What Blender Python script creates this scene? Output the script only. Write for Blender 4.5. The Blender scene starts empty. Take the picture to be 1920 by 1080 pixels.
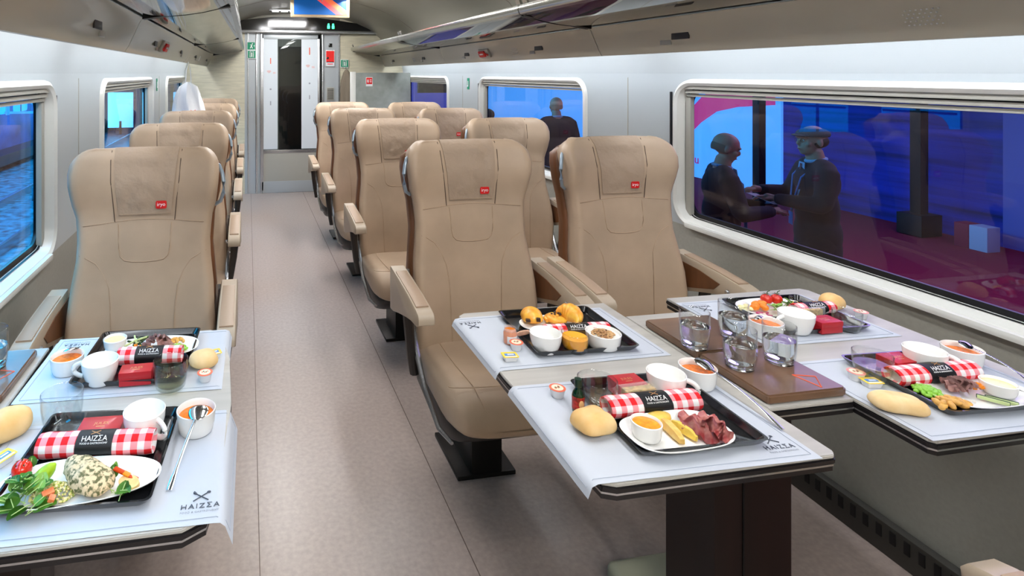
import bpy, bmesh, math, random
from mathutils import Vector, Matrix, noise, Euler
random.seed(7)
S = bpy.context.scene
COL = S.collection
PI = math.pi
# ------------------------------------------------------------------ camera
TH = math.atan(.173); CT, ST = math.cos(TH), math.sin(TH)
FPX, PX, PY, CH = 1080.0, 652.0, 138.0, 1.45
cd = bpy.data.cameras.new('camera'); cam = bpy.data.objects.new('camera', cd); COL.objects.link(cam)
cam.location = (0, 0, CH); cam.rotation_euler = (PI/2, 0, -TH)
cd.sensor_width = 36; cd.lens = FPX/1920*36
cd.shift_x = (960-PX)/1920; cd.shift_y = (PY-540)/1920
cd.clip_start = .02; cd.clip_end = 100
S.camera = cam
S.view_settings.view_transform = 'Standard'; S.view_settings.look = 'None'
S.view_settings.gamma = 1; S.view_settings.use_curve_mapping = False
S.view_settings.exposure = -.45
S.cycles.use_denoising = True
S.cycles.max_bounces = 14; S.cycles.transparent_max_bounces = 16; S.cycles.transmission_bounces = 12
S.cycles.sample_clamp_indirect = 6
# ------------------------------------------------------------------ world: dim night blue outside
W = bpy.data.worlds.new('world'); S.world = W; W.use_nodes = True
W.node_tree.nodes['Background'].inputs[0].default_value = (.02, .06, .16, 1)
W.node_tree.nodes['Background'].inputs[1].default_value = .35
# ------------------------------------------------------------------ large lights (ceiling lamps of the coach, flood lights outside)
def area(name, loc, rot, sx, sy, power, col=(1, 1, 1), spread=PI):
    l = bpy.data.lights.new(name, 'AREA'); l.shape = 'RECTANGLE'; l.size = sx; l.size_y = sy
    l.energy = power; l.color = col; l.spread = spread
    o = bpy.data.objects.new(name, l); COL.objects.link(o); o.location = loc; o.rotation_euler = rot
    return o
for i, y in enumerate((-.8, 1.1, 3.0, 4.8)):
    for sx in (-1, 1):
        area('ceiling_lamp', (.6+sx*.34, y, 2.135), (0, sx*math.radians(-12), 0), .16, 1.2, (36, 11, 17, 32)[i], (.975, .985, 1))
area('flood_light_blue', (3.9, 11.0, 3.2), (math.radians(-50), 0, 0), 4, 1, 160, (.25, .55, 1))
area('flood_light_blue', (5.2, 3.2, 3.6), (0, math.radians(25), 0), 5, 5, 480, (.64, .52, 1))
area('flood_light_blue', (-3.6, 12, 4.4), (0, math.radians(-8), 0), 4, 26, 4200, (.03, .62, 1))

# ------------------------------------------------------------------ helpers
def srgb(c):
    r = []
    for v in c:
        v /= 255.0
        r.append(v/12.92 if v <= .04045 else ((v+.055)/1.055)**2.4)
    return (r[0], r[1], r[2], 1)
MATS = {}
def mat(name, col=(200, 200, 200), rough=.5, metal=0, spec=.5, var=None, bump=None, emis=None, coat=0, trans=0, ior=1.45, sss=0, alpha=1, sheen=0, col2=None, stretch=None):
    if name in MATS: return MATS[name]
    m = bpy.data.materials.new(name); m.use_nodes = True; nt = m.node_tree; b = nt.nodes['Principled BSDF']
    I = b.inputs
    I['Base Color'].default_value = srgb(col); I['Roughness'].default_value = rough; I['Metallic'].default_value = metal
    I['Specular IOR Level'].default_value = spec; I['Coat Weight'].default_value = coat; I['Coat Roughness'].default_value = .08
    I['Transmission Weight'].default_value = trans; I['IOR'].default_value = ior; I['Alpha'].default_value = alpha
    I['Sheen Weight'].default_value = sheen
    if sss: I['Subsurface Weight'].default_value = sss; I['Subsurface Scale'].default_value = .01
    if emis: I['Emission Color'].default_value = srgb(emis[0]); I['Emission Strength'].default_value = emis[1]
    tc = None
    if var or bump:
        tc = nt.nodes.new('ShaderNodeTexCoord'); mp = nt.nodes.new('ShaderNodeMapping')
        nt.links.new(tc.outputs['Object'], mp.inputs[0])
        if stretch: mp.inputs['Scale'].default_value = stretch
    if var:
        n = nt.nodes.new('ShaderNodeTexNoise'); n.inputs['Scale'].default_value = var[0]; n.inputs['Detail'].default_value = 6
        r = nt.nodes.new('ShaderNodeValToRGB'); nt.links.new(mp.outputs[0], n.inputs['Vector'])
        a = var[1]; c2 = col2 if col2 else tuple(max(0, x*(1-a)) for x in col)
        c1 = col if col2 else tuple(min(255, x*(1+a)) for x in col)
        lo, hi = (var[2], var[3]) if len(var) > 2 else (.3, .7)
        r.color_ramp.elements[0].position = lo; r.color_ramp.elements[1].position = hi
        r.color_ramp.elements[0].color = srgb(c2); r.color_ramp.elements[1].color = srgb(c1)
        nt.links.new(n.outputs[0], r.inputs[0]); nt.links.new(r.outputs[0], I['Base Color'])
    if bump:
        n = nt.nodes.new('ShaderNodeTexNoise'); n.inputs['Scale'].default_value = bump[0]; n.inputs['Detail'].default_value = 4
        nt.links.new(mp.outputs[0], n.inputs['Vector'])
        bp = nt.nodes.new('ShaderNodeBump'); bp.inputs['Strength'].default_value = bump[1]; bp.inputs['Distance'].default_value = bump[2] if len(bump) > 2 else .002
        nt.links.new(n.outputs[0], bp.inputs['Height']); nt.links.new(bp.outputs[0], I['Normal'])
    MATS[name] = m; return m

class MB:
    """collects shapes into one mesh"""
    def __init__(self):
        self.bm = bmesh.new(); self.uv = self.bm.loops.layers.uv.new('UVMap'); self.mats = []
    def mi(self, m):
        if m not in self.mats: self.mats.append(m)
        return self.mats.index(m)
    def merge(self, t, m, M=None, smooth=True):
        i = self.mi(m); vm = {}
        for v in t.verts: vm[v] = self.bm.verts.new((M @ v.co) if M else v.co)
        tu = t.loops.layers.uv.active
        for f in t.faces:
            try: nf = self.bm.faces.new([vm[v] for v in f.verts])
            except ValueError: continue
            nf.material_index = i; nf.smooth = smooth
            if tu:
                for a, b in zip(nf.loops, f.loops): a[self.uv].uv = b[tu].uv
        t.free()
    def box(self, c, s, m, bev=0, M=None, seg=2):
        t = bmesh.new(); bmesh.ops.create_cube(t, size=1)
        for v in t.verts: v.co = Vector((v.co.x*s[0]+c[0], v.co.y*s[1]+c[1], v.co.z*s[2]+c[2]))
        if bev: bmesh.ops.bevel(t, geom=t.edges[:], offset=bev, segments=seg, affect='EDGES', profile=.7)
        self.merge(t, m, M); return self
    def rings(self, R, m, cap0=True, cap1=True, close=True, M=None, uvs=(1, 1)):
        """loft through a list of rings (lists of points)"""
        t = bmesh.new(); uv = t.loops.layers.uv.new('UVMap'); n = len(R[0])
        V = [[t.verts.new(p) for p in r] for r in R]
        cu = [0]
        for a, b in zip(R, R[1:]):
            cu.append(cu[-1] + (Vector(a[0])-Vector(b[0])).length)
        for i in range(len(R)-1):
            for j in range(n if close else n-1):
                k = (j+1) % n
                try: f = t.faces.new((V[i][j], V[i][k], V[i+1][k], V[i+1][j]))
                except ValueError: continue
                cc = ((cu[i], j/n), (cu[i], (j+1)/n), (cu[i+1], (j+1)/n), (cu[i+1], j/n))
                for l, c in zip(f.loops, cc): l[uv].uv = (c[0]*uvs[0], c[1]*uvs[1])
        if close:
            if cap0: t.faces.new(V[0][::-1])
            if cap1: t.faces.new(V[-1])
        bmesh.ops.remove_doubles(t, verts=t.verts[:], dist=1e-6)
        bmesh.ops.recalc_face_normals(t, faces=t.faces[:])
        self.merge(t, m, M); return self
    def lathe(self, prof, m, seg=32, M=None, sx=1, sy=1, cap0=True, cap1=True):
        R = [[(r*sx*math.cos(2*PI*j/seg), r*sy*math.sin(2*PI*j/seg), z) for j in range(seg)] for r, z in prof]
        return self.rings(R, m, cap0, cap1, True, M)
    def tube(self, pts, r, m, seg=8, M=None, closed=False, flat=1):
        pts = [Vector(p) for p in pts]; n = len(pts); R = []
        up = Vector((0, 0, 1))
        rr = r if isinstance(r, (list, tuple)) else [r]*n
        for i, p in enumerate(pts):
            a = pts[max(i-1, 0)]; b = pts[min(i+1, n-1)]
            if closed: a = pts[i-1]; b = pts[(i+1) % n]
            d = (b-a).normalized()
            u = d.cross(up)
            if u.length < 1e-3: u = d.cross(Vector((0, 1, 0)))
            u.normalize(); w = d.cross(u)
            R.append([p+(u*math.cos(2*PI*j/seg)+w*math.sin(2*PI*j/seg)*flat)*rr[i] for j in range(seg)])
        if closed: R.append(R[0])
        return self.rings(R, m, not closed, not closed, True, M)
    def ell(self, c, r, m, seg=20, amp=0, sc=30, M=None, seed=0, flat=None):
        t = bmesh.new(); bmesh.ops.create_uvsphere(t, u_segments=seg, v_segments=max(6, seg*2//3), radius=1)
        for v in t.verts:
            p = Vector((v.co.x*r[0], v.co.y*r[1], v.co.z*r[2]))
            if flat is not None and p.z < flat: p.z = flat+(p.z-flat)*.12
            if amp:
                q = p*sc+Vector((seed*7.3, seed*3.1, seed))
                p += v.co.normalized()*amp*(noise.noise(q)+.5*noise.noise(q*2.3))
            v.co = p+Vector(c)
        self.merge(t, m, M); return self
    def prism(self, poly, z0, z1, m, M=None, bev=0):
        t = bmesh.new(); a = [t.verts.new((x, y, z0)) for x, y in poly]; f = t.faces.new(a)
        r = bmesh.ops.extrude_face_region(t, geom=[f])
        for v in r['geom']:
            if isinstance(v, bmesh.types.BMVert): v.co.z = z1
        bmesh.ops.recalc_face_normals(t, faces=t.faces[:])
        if bev: bmesh.ops.bevel(t, geom=t.edges[:], offset=bev, segments=2, affect='EDGES')
        self.merge(t, m, M); return self
    def text(self, s, size, m, M, ext=.0004, align='CENTER', space=1):
        cu = bpy.data.curves.new('t', 'FONT'); cu.body = s; cu.size = size; cu.extrude = ext; cu.align_x = align; cu.align_y = 'CENTER'; cu.space_character = space
        cu.resolution_u = 3
        o = bpy.data.objects.new('t', cu); COL.objects.link(o); bpy.context.view_layer.update()
        me = bpy.data.meshes.new_from_object(o.evaluated_get(bpy.context.evaluated_depsgraph_get()))
        t = bmesh.new(); t.from_mesh(me); self.merge(t, m, M, smooth=False)
        bpy.data.objects.remove(o); bpy.data.curves.remove(cu); bpy.data.meshes.remove(me); return self
    def build(self, name, parent=None, loc=None, rz=0, sharp=35, sub=0, mods=None):
        me = bpy.data.meshes.new(name); self.bm.to_mesh(me); self.bm.free()
        for m in self.mats: me.materials.append(m)
        try: me.set_sharp_from_angle(angle=math.radians(sharp))
        except Exception: pass
        o = bpy.data.objects.new(name, me); COL.objects.link(o)
        if parent: o.parent = parent
        if loc is not None: o.location = loc
        if rz: o.rotation_euler.z = rz
        if sub:
            md = o.modifiers.new('sub', 'SUBSURF'); md.levels = md.render_levels = sub
        return o
def tag(o, label, cat, group=None, kind=None):
    o['label'] = label; o['category'] = cat
    if group: o['group'] = group
    if kind: o['kind'] = kind
    return o
def empty(name, loc, rz=0):
    o = bpy.data.objects.new(name, None); COL.objects.link(o); o.location = loc; o.rotation_euler.z = rz
    o.empty_display_size = .05; return o
def struct(o): o['kind'] = 'structure'; return o
def copy_tree(o, parent=None, mirror=None):
    c = o.copy(); COL.objects.link(c)
    if parent is not None: c.parent = parent
    for ch in list(o.children): copy_tree(ch, c)
    return c
def P(u, v, z):
    """the point at height z seen at this place of the photograph"""
    d = FPX*(CH-z)/(v-PY); l = (u-PX)/FPX*d
    return Vector((l*CT+d*ST, d*CT-l*ST, z))
def T(x=0, y=0, z=0, rx=0, ry=0, rz=0):
    return Matrix.Translation((x, y, z)) @ Euler((rx, ry, rz)).to_matrix().to_4x4()
def rr(w, h, r, n=6, cx=0, cy=0):
    """rounded rectangle, counter-clockwise"""
    o = []
    for sx, sy, a0 in ((1, 1, 0), (-1, 1, PI/2), (-1, -1, PI), (1, -1, 1.5*PI)):
        for k in range(n+1):
            a = a0+k/n*PI/2
            o.append((cx+sx*(w/2-r)+r*math.cos(a), cy+sy*(h/2-r)+r*math.sin(a)))
    return o
def sup(w, h, e=2.6, n=40, cx=0, cy=0):
    o = []
    for k in range(n):
        a = 2*PI*k/n; c, s = math.cos(a), math.sin(a)
        o.append((cx+w/2*math.copysign(abs(c)**(2/e), c), cy+h/2*math.copysign(abs(s)**(2/e), s)))
    return o
def lerp(a, b, t): return a+(b-a)*t
def interp(tab, x):
    if x <= tab[0][0]: return tab[0][1]
    for (a, b), (c, d) in zip(tab, tab[1:]):
        if x <= c:
            t = (x-a)/(c-a); t = t*t*(3-2*t); return b+(d-b)*t
    return tab[-1][1]
def node_mat(name, build):
    m = bpy.data.materials.new(name); m.use_nodes = True; nt = m.node_tree
    build(nt, nt.nodes['Principled BSDF']); MATS[name] = m; return m
def N(nt, typ, **kw):
    n = nt.nodes.new(typ)
    for k, v in kw.items(): setattr(n, k, v)
    return n

# ------------------------------------------------------------------ materials
leather = mat('seat_leather', (174, 151, 128), .42, bump=(420, .25, .0008), var=(5, .05), spec=.4)
leather_cloth = mat('headrest_cloth_leather', (160, 139, 119), .5, bump=(30, .6, .008), spec=.35)
crease_shade = mat('crease_shade', (128, 106, 88), .7)  # shaded side of the crease along the stitching, painted as a darker tube
seam_shadow = mat('seam_shadow', (84, 66, 54), .7)  # shadow lines of the vertical headrest seams, put into the colour
stitch = mat('stitching', (176, 150, 124), .7)
arm_plastic = mat('armrest_plastic', (176, 160, 140), .35)
arm_pad = mat('armrest_pad', (166, 142, 120), .5, bump=(300, .2, .0008))
wood_brown = mat('shell_brown_wood', (104, 66, 40), .35, var=(18, .15), stretch=(1, 1, .15))
dark_metal = mat('dark_metal', (34, 31, 30), .4, .6)
dark_plastic = mat('dark_plastic', (40, 35, 32), .45)
silver = mat('silver_metal', (190, 192, 196), .25, .9)
steel = mat('polished_steel', (205, 208, 212), .12, 1)
handle_grey = mat('handle_grey', (150, 165, 178), .3, .4)
red = mat('logo_red', (205, 22, 22), .4)
white_print = mat('white_print', (240, 240, 240), .5)
black_print = mat('black_print', (70, 76, 88), .6)
grey_print = mat('grey_print', (150, 155, 165), .6)
gold_print = mat('gold_print', (200, 150, 100), .35, .5)
wall_white = mat('wall_white_panel', (186, 193, 196), .3, var=(.8, .02))
wall_beige = mat('wall_lower_panel', (160, 159, 150), .4, var=(90, .02))
frame_white = mat('window_frame_white', (226, 226, 220), .25)
frame_grey = mat('window_frame_beige', (168, 166, 156), .3)
gasket = mat('black_gasket', (14, 15, 18), .35)
ceil_m = mat('ceiling_satin', (132, 128, 116), .28, var=(1.2, .03))
rack_under = mat('rack_underside', (190, 186, 170), .22, 0, coat=.5)
rack_mirror = mat('rack_mirror_shelf', (150, 150, 146), .045, .92)
rail_m = mat('rack_rail', (190, 188, 180), .18, .9)
black = mat('black_gloss', (8, 8, 10), .12, coat=.4)
blackmat = mat('black_matte', (16, 15, 15), .6)
door_grey = mat('door_metal', (176, 182, 186), .3, .3)
floor_m = mat('floor_vinyl', (160, 144, 136), .3, var=(60, .05), bump=(300, .15, .0006))
seam_m = mat('seam_line', (96, 78, 70), .6)
cream_wood = mat('cream_wood_panel', (204, 198, 174), .35, var=(7, .05), stretch=(1, 1, 9))
table_wood = mat('table_grey_wood', (178, 175, 169), .38, var=(9, .07), stretch=(.25, 2.6, 1))
table_edge = mat('table_black_edge', (24, 22, 24), .3)
leg_wood = mat('table_leg_wood', (26, 11, 8), .5, var=(12, .25), stretch=(1, 1, .1))
console_m = mat('console_brown', (112, 84, 64), .3, var=(14, .07), stretch=(.3, 2, 1), coat=.3)
paper = mat('placemat_paper', (192, 198, 208), .75, bump=(9, .25, .003))
paper_line = mat('placemat_line', (170, 179, 194), .8)
porcelain = mat('white_porcelain', (248, 248, 245), .18, coat=.3)
tray_m = mat('tray_black', (14, 15, 18), .18, coat=.4)
box_red = mat('box_red_card', (176, 22, 34), .38, coat=.15)
band_black = mat('napkin_black_band', (14, 16, 20), .45)
soup_m = mat('orange_soup', (226, 118, 34), .2, var=(120, .12))
cream_m = mat('cream_sauce', (240, 214, 158), .25, var=(90, .04))
orange_sauce = mat('orange_sauce', (226, 150, 44), .2, var=(90, .15))
milk_m = mat('milk', (238, 236, 226), .25)
bread_m = mat('bread_crust', (226, 186, 122), .7, var=(26, .2, .35, .75), col2=(242, 214, 164), bump=(120, .3, .001), sss=.05)
bread_pale = mat('bread_roll_pale', (238, 208, 156), .7, var=(18, .2, .3, .8), col2=(222, 176, 106), bump=(140, .3, .001), sss=.05)
pastry_m = mat('pastry_gold', (252, 200, 76), .38, var=(45, .2, .3, .7), col2=(232, 146, 40), bump=(90, .5, .002), coat=.2)
choc = mat('chocolate', (50, 26, 18), .4)
leaf_m = mat('salad_leaf', (96, 156, 44), .4, var=(60, .3, .3, .7), col2=(58, 112, 28), sss=.1)
leaf_pale = mat('salad_leaf_pale', (162, 196, 96), .4, var=(60, .3, .3, .7), col2=(120, 168, 60), sss=.1)
stem_m = mat('leaf_stem', (176, 206, 128), .4)
tomato_m = mat('tomato_red', (206, 40, 20), .18, coat=.4, var=(30, .1))
tomato_green = mat('tomato_stem_green', (52, 84, 34), .6)
lime_m = mat('lime_peel', (150, 184, 30), .35, var=(60, .12))
chicken_m = mat('herbed_chicken', (222, 198, 158), .55, var=(150, .3, .40, .52), col2=(92, 92, 54), bump=(90, .5, .002))
couscous_m = mat('couscous', (226, 204, 136), .6, var=(150, .2))
pepper_m = mat('red_pepper', (196, 62, 14), .25, coat=.4)
carrot_m = mat('carrot_orange', (240, 136, 14), .4, var=(60, .1))
melon_m = mat('melon_orange', (242, 134, 38), .3, var=(40, .1))
cuke_skin = mat('cucumber_skin', (32, 62, 28), .35, var=(60, .3))
cuke_flesh = mat('cucumber_flesh', (196, 212, 150), .35)
meat_m = mat('sliced_meat', (186, 140, 130), .5, var=(55, .2, .3, .65), col2=(146, 104, 100), bump=(90, .5, .002))
ham_m = mat('cured_ham', (168, 66, 68), .32, var=(40, .2, .35, .62), col2=(212, 140, 130), bump=(60, .5, .002), coat=.2)
bean_m = mat('green_bean', (136, 194, 64), .3, var=(60, .12), coat=.2)
nut_m = mat('fried_wedge', (220, 164, 86), .42, var=(60, .2), bump=(120, .3, .001))
cheese_m = mat('cheese_wedge', (238, 202, 92), .38, var=(60, .1))
omelette_m = mat('omelette', (238, 186, 50), .4, var=(40, .15), col2=(244, 214, 120))
rice_m = mat('white_grain', (236, 226, 214), .5)
onion_m = mat('red_onion', (166, 40, 96), .35)
olive_m = mat('black_olive', (34, 20, 20), .25, coat=.3)
jam_m = mat('orange_jam', (236, 128, 14), .15, trans=.3, ior=1.4)
butter_y = mat('butter_foil_yellow', (240, 208, 70), .35)
butter_b = mat('butter_print_blue', (60, 130, 210), .4)
lid_orange = mat('creamer_lid_orange', (226, 110, 80), .4)
lid_cream = mat('creamer_lid_print', (240, 226, 200), .4)
cup_clear = mat('creamer_cup', (236, 236, 236), .3)
granola_m = mat('cereal', (214, 176, 124), .6, var=(90, .3, .3, .7), col2=(150, 98, 56))
bottle_g = mat('bottle_green', (14, 54, 26), .08, trans=.4, ior=1.5)
bottle_label = mat('bottle_label_red', (186, 44, 34), .45, var=(160, .3, .4, .6), col2=(120, 30, 20))
cracker_m = mat('cracker_pack', (224, 184, 106), .4, var=(120, .3, .35, .7), col2=(140, 122, 50))
film_m = mat('clear_film', (250, 250, 250), .1, alpha=.22, coat=.5)
glass_m = mat('drinking_glass', (255, 255, 255), 0, trans=1, ior=1.47)
water_m = mat('water', (250, 253, 255), 0, trans=1, ior=1.33)
juice_m = mat('orange_juice', (246, 172, 40), .15, sss=.2)
suit_m = mat('dark_suit', (26, 28, 40), .8, bump=(300, .2, .001))
skin_m = mat('skin', (190, 140, 116), .5, sss=.05)
hair_m = mat('dark_hair', (34, 28, 26), .7)
shirt_m = mat('light_shirt', (150, 180, 214), .7)
cap_m = mat('flat_cap', (40, 70, 80), .85)
lanyard_m = mat('blue_lanyard', (50, 140, 220), .5)
tie_m = mat('red_tie', (120, 26, 44), .6)
coat_m = mat('hanging_coat', (128, 116, 100), .9, bump=(40, .3, .003))
bag_m = mat('white_cloth_bag', (232, 234, 236), .85, bump=(22, .5, .006))
green_sign = mat('sign_green', (16, 138, 100), .45)
red_sign = mat('sign_red', (226, 28, 24), .45)
orange_print = mat('orange_print', (226, 92, 60), .5)
film_white = mat('frosted_film', (214, 222, 228), .5)
partition_m = mat('smoked_partition', (150, 156, 152), .22, var=(14, .05), alpha=.82)
carpet_red = mat('red_carpet', (150, 18, 56), .95, bump=(200, .3, .003))

def gingham(nt, b):
    uv = N(nt, 'ShaderNodeUVMap'); sp = N(nt, 'ShaderNodeSeparateXYZ'); nt.links.new(uv.outputs[0], sp.inputs[0])
    outs = []
    for k in (0, 1):
        fr = N(nt, 'ShaderNodeMath', operation='FRACT'); nt.links.new(sp.outputs[k], fr.inputs[0])
        gt = N(nt, 'ShaderNodeMath', operation='GREATER_THAN'); gt.inputs[1].default_value = .5; nt.links.new(fr.outputs[0], gt.inputs[0]); outs.append(gt)
    ad = N(nt, 'ShaderNodeMath', operation='ADD'); nt.links.new(outs[0].outputs[0], ad.inputs[0]); nt.links.new(outs[1].outputs[0], ad.inputs[1])
    dv = N(nt, 'ShaderNodeMath', operation='MULTIPLY'); dv.inputs[1].default_value = .5; nt.links.new(ad.outputs[0], dv.inputs[0])
    r = N(nt, 'ShaderNodeValToRGB'); r.color_ramp.interpolation = 'CONSTANT'
    r.color_ramp.elements[0].color = srgb((240, 238, 238)); r.color_ramp.elements[1].position = .3; r.color_ramp.elements[1].color = srgb((236, 150, 158))
    e = r.color_ramp.elements.new(.8); e.color = srgb((214, 14, 26))
    nt.links.new(dv.outputs[0], r.inputs[0]); nt.links.new(r.outputs[0], b.inputs['Base Color']); b.inputs['Roughness'].default_value = .85
gingham_m = node_mat('red_gingham', gingham)

def window_glass(name, tint, r0=.05):
    m = bpy.data.materials.new(name); m.use_nodes = True; nt = m.node_tree; nt.nodes.clear()
    o = N(nt, 'ShaderNodeOutputMaterial'); mx = N(nt, 'ShaderNodeMixShader'); tr = N(nt, 'ShaderNodeBsdfTransparent'); gl = N(nt, 'ShaderNodeBsdfGlossy'); lw = N(nt, 'ShaderNodeLayerWeight'); lw.inputs[0].default_value = .5; pw = N(nt, 'ShaderNodeMath', operation='POWER'); pw.inputs[1].default_value = 5; sch = N(nt, 'ShaderNodeMath', operation='MULTIPLY_ADD')
    tr.inputs[0].default_value = tint; gl.inputs['Roughness'].default_value = .0; nt.links.new(lw.outputs['Facing'], pw.inputs[0]); nt.links.new(pw.outputs[0], sch.inputs[0]); sch.inputs[1].default_value = 1-r0; sch.inputs[2].default_value = r0
    nt.links.new(sch.outputs[0], mx.inputs[0]); nt.links.new(tr.outputs[0], mx.inputs[1]); nt.links.new(gl.outputs[0], mx.inputs[2]); nt.links.new(mx.outputs[0], o.inputs[0])
    return m
glass_dark = window_glass('coach_window_glass', (.86, .84, .94, 1), .045)
glass_clear = window_glass('door_glass', (.82, .85, .85, 1), .04)
tumbler_m = window_glass('thin_drinking_glass', (.965, .975, .975, 1), .06)
wine_m = window_glass('white_wine_clear', (.99, .96, .76, 1), .05)

# ------------------------------------------------------------------ the coach shell (X across, Y along, Z up; inner width about 2.66 m)
XC = .6
YB = 7.05     # back wall
def wx(s, xr): return XC+s*(xr-XC)
Y0, Y1 = -1.6, YB
# floor
m = MB(); m.box((XC, (Y0+Y1)/2, -.03), (2.7, Y1-Y0, .06), floor_m)
struct(m.build('floor'))
m = MB()
m.box((.034, (Y0+Y1)/2, .0006), (.0025, Y1-Y0, .001), seam_m)
m.box((.66, (Y0+Y1)/2, .0006), (.0025, Y1-Y0, .001), seam_m)
struct(m.build('trim_1'))
# side walls
WINS = [(.55, 2.34), (3.05, 4.6), (5.37, 6.9)]
WZ0, WZ1 = .778, 1.415
def fill_curve(outer, holes, ext, mat_, name, M):
    cu = bpy.data.curves.new('c', 'CURVE'); cu.dimensions = '2D'; cu.fill_mode = 'BOTH'; cu.extrude = ext
    for lp in [outer]+holes:
        sp = cu.splines.new('POLY'); sp.points.add(len(lp)-1); sp.use_cyclic_u = True
        for p, q in zip(sp.points, lp): p.co = (q[0], q[1], 0, 1)
    o = bpy.data.objects.new('c', cu); COL.objects.link(o); bpy.context.view_layer.update()
    me = bpy.data.meshes.new_from_object(o.evaluated_get(bpy.context.evaluated_depsgraph_get()))
    bpy.data.objects.remove(o)
    b = MB(); t = bmesh.new(); t.from_mesh(me); b.merge(t, mat_, M, smooth=False); return b
for s, nm in ((1, 'right'), (-1, 'left')):
    # band with window openings
    outer = [(Y0, .77), (Y1, .77), (Y1, 1.45), (Y0, 1.45)]
    holes = [rr(b-a-.04, WZ1-WZ0-.03, .09, 6, (a+b)/2, (WZ0+WZ1)/2) for a, b in WINS]
    M = Matrix(((0, 0, 1, wx(s, 1.945)), (1, 0, 0, 0), (0, 1, 0, 0), (0, 0, 0, 1)))
    b = fill_curve(outer, holes, .015, wall_white, 'w', M)
    # upper curve and lower panel
    prof = [(1.93, 1.45), (1.925, 1.5), (1.905, 1.56), (1.87, 1.61), (1.81, 1.66), (1.74, 1.70), (1.74, 1.74), (1.96, 1.74), (1.96, 1.45)]
    b.rings([[(wx(s, x), y, z) for x, z in prof] for y in (Y0, Y1)], wall_white)
    prof = [(1.93, .77), (1.93, .10), (1.925, .0), (1.96, .0), (1.96, .77)]
    b.rings([[(wx(s, x), y, z) for x, z in prof] for y in (Y0, Y1)], wall_beige)
    for y in (2.68, 5.0):      # panel joints
        b.box((wx(s, 1.9295), y, 1.1), (.002, .006, .66), frame_grey)
    struct(b.build('wall_'+nm, sharp=50))
    # heater grille along the floor
    h = MB(); h.box((wx(s, 1.905), (Y0+Y1)/2, .048), (.03, Y1-Y0, .096), mat('grille_metal', (70, 68, 64), .45, .3), .004)
    for k in range(90):
        h.box((wx(s, 1.889), .5+k*.038, .066), (.004, .015, .036), blackmat)
    struct(h.build('baseboard_'+nm))
nwin = 0
for s in (1, -1):
    for wi, (a, b) in enumerate(WINS):
        nwin += 1
        root = struct(empty('window_%d' % nwin, (wx(s, 1.93), (a+b)/2, (WZ0+WZ1)/2)))
        w, h = b-a, WZ1-WZ0
        def ringp(ins, dx, dz=0, r=.10):
            return [(s*dx, y, z+dz) for y, z in rr(w-2*ins, h-2*ins, max(.02, r-ins), 8)]
        f = MB()
        f.rings([ringp(-.012, 0), ringp(-.006, -.014), ringp(.006, -.02), ringp(.018, -.012), ringp(.026, .012), ringp(.034, .03)], frame_white, False, False)
        # sill slab
        f.box((s*-.012, 0, -h/2+.004), (.035, w-.16, .022), frame_white, .008)
        f.build('window_frame', root)
        g = MB(); g.rings([ringp(.032, .02), ringp(.034, .034), ringp(.05, .038), ringp(.05, .05)], gasket, False, False)
        g.build('gasket', root)
        g = MB(); g.rings([ringp(.034, .044), ringp(.034, .046)], glass_dark); g.build('window_pane', root)
        g = MB()
        for q, (zz, hh, dx) in enumerate(((h/2-.028, .014, .004), (h/2-.046, .014, .012), (h/2-.062, .012, .02))):
            g.box((s*dx, 0, zz), (.02, w-.10, hh), frame_grey, .003)
        g.build('blind_cassette', root)
        g = MB(); g.box((s*-.004, w/2+.028, .05), (.006, .012, .44), gasket, .002); g.build('vent_slot', root)
        if s < 0 or True:
            g = MB(); g.box((s*.026, w/2-.052, -.02), (.02, .03, h-.1), frame_grey, .004); g.build('side_channel', root)
# ceiling
prof = [(1.745, 1.74), (1.70, 1.80), (1.62, 1.90), (1.48, 2.00), (1.3, 2.08), (1.05, 2.15), (.8, 2.175), (.6, 2.18)]
full = [(wx(1, x), z) for x, z in prof]+[(wx(-1, x), z) for x, z in prof[::-1][1:]]
out = [(x+(.03 if x > XC else -.03), z+.03) for x, z in full[::-1]]
b = MB(); b.rings([[(x, y, z) for x, z in full+out] for y in (Y0, Y1)], ceil_m)
struct(b.build('ceiling', sharp=60))
b = MB()
for y in (1.2, 3.4, 5.6):
    b.rings([[(x, yy, z-.001) for x, z in full]+[(x, yy, z+.001) for x, z in full[::-1]] for yy in (y, y+.006)], seam_m)
struct(b.build('trim_2'))
# wall behind the camera
b = MB(); b.box((XC, Y0-.03, 1.1), (2.7, .06, 2.2), cream_wood); struct(b.build('wall_front'))
# ceiling lamps (housings of the area lights)
lens_m = mat('lamp_lens', (255, 250, 240), .3, emis=((255, 247, 235), 6))
first = None
for i, y in enumerate((-.8, 1.1, 3.0, 4.8)):
    for sx in (-1, 1):
        r = empty('ceiling_lamp_housing', (XC+sx*.34, y, 2.165))
        tag(r, 'long recessed ceiling lamp above the aisle of the coach', 'lamp', 'recessed ceiling lamps along the coach')
        q = MB(); q.box((0, 0, -.008), (.17, 1.22, .012), silver, .003); q.build('frame', r)
        q = MB()
        for k in range(3):
            q.box((0, -.4+.4*k, -.016), (.12, .3, .004), lens_m, .001)
        q.build('diffuser', r)
r = empty('downlight_cluster', (.40, 6.45, 2.165)); tag(r, 'small row of bright LED downlights in the ceiling before the black arch', 'lamp')
q = MB(); q.box((0, 0, -.012), (.34, .10, .014), silver, .003); q.build('plate', r)
for k in range(3): q = MB(); q.box((-.1+.1*k, 0, -.022), (.07, .05, .006), mat('led_lens', (255, 255, 255), .3, emis=((255, 252, 246), 14)), .002); q.build('led', r)
area('downlight_lamp', (.52, 6.2, 2.12), (math.radians(20), 0, 0), .5, .15, 20, (1, .99, .98))
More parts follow.
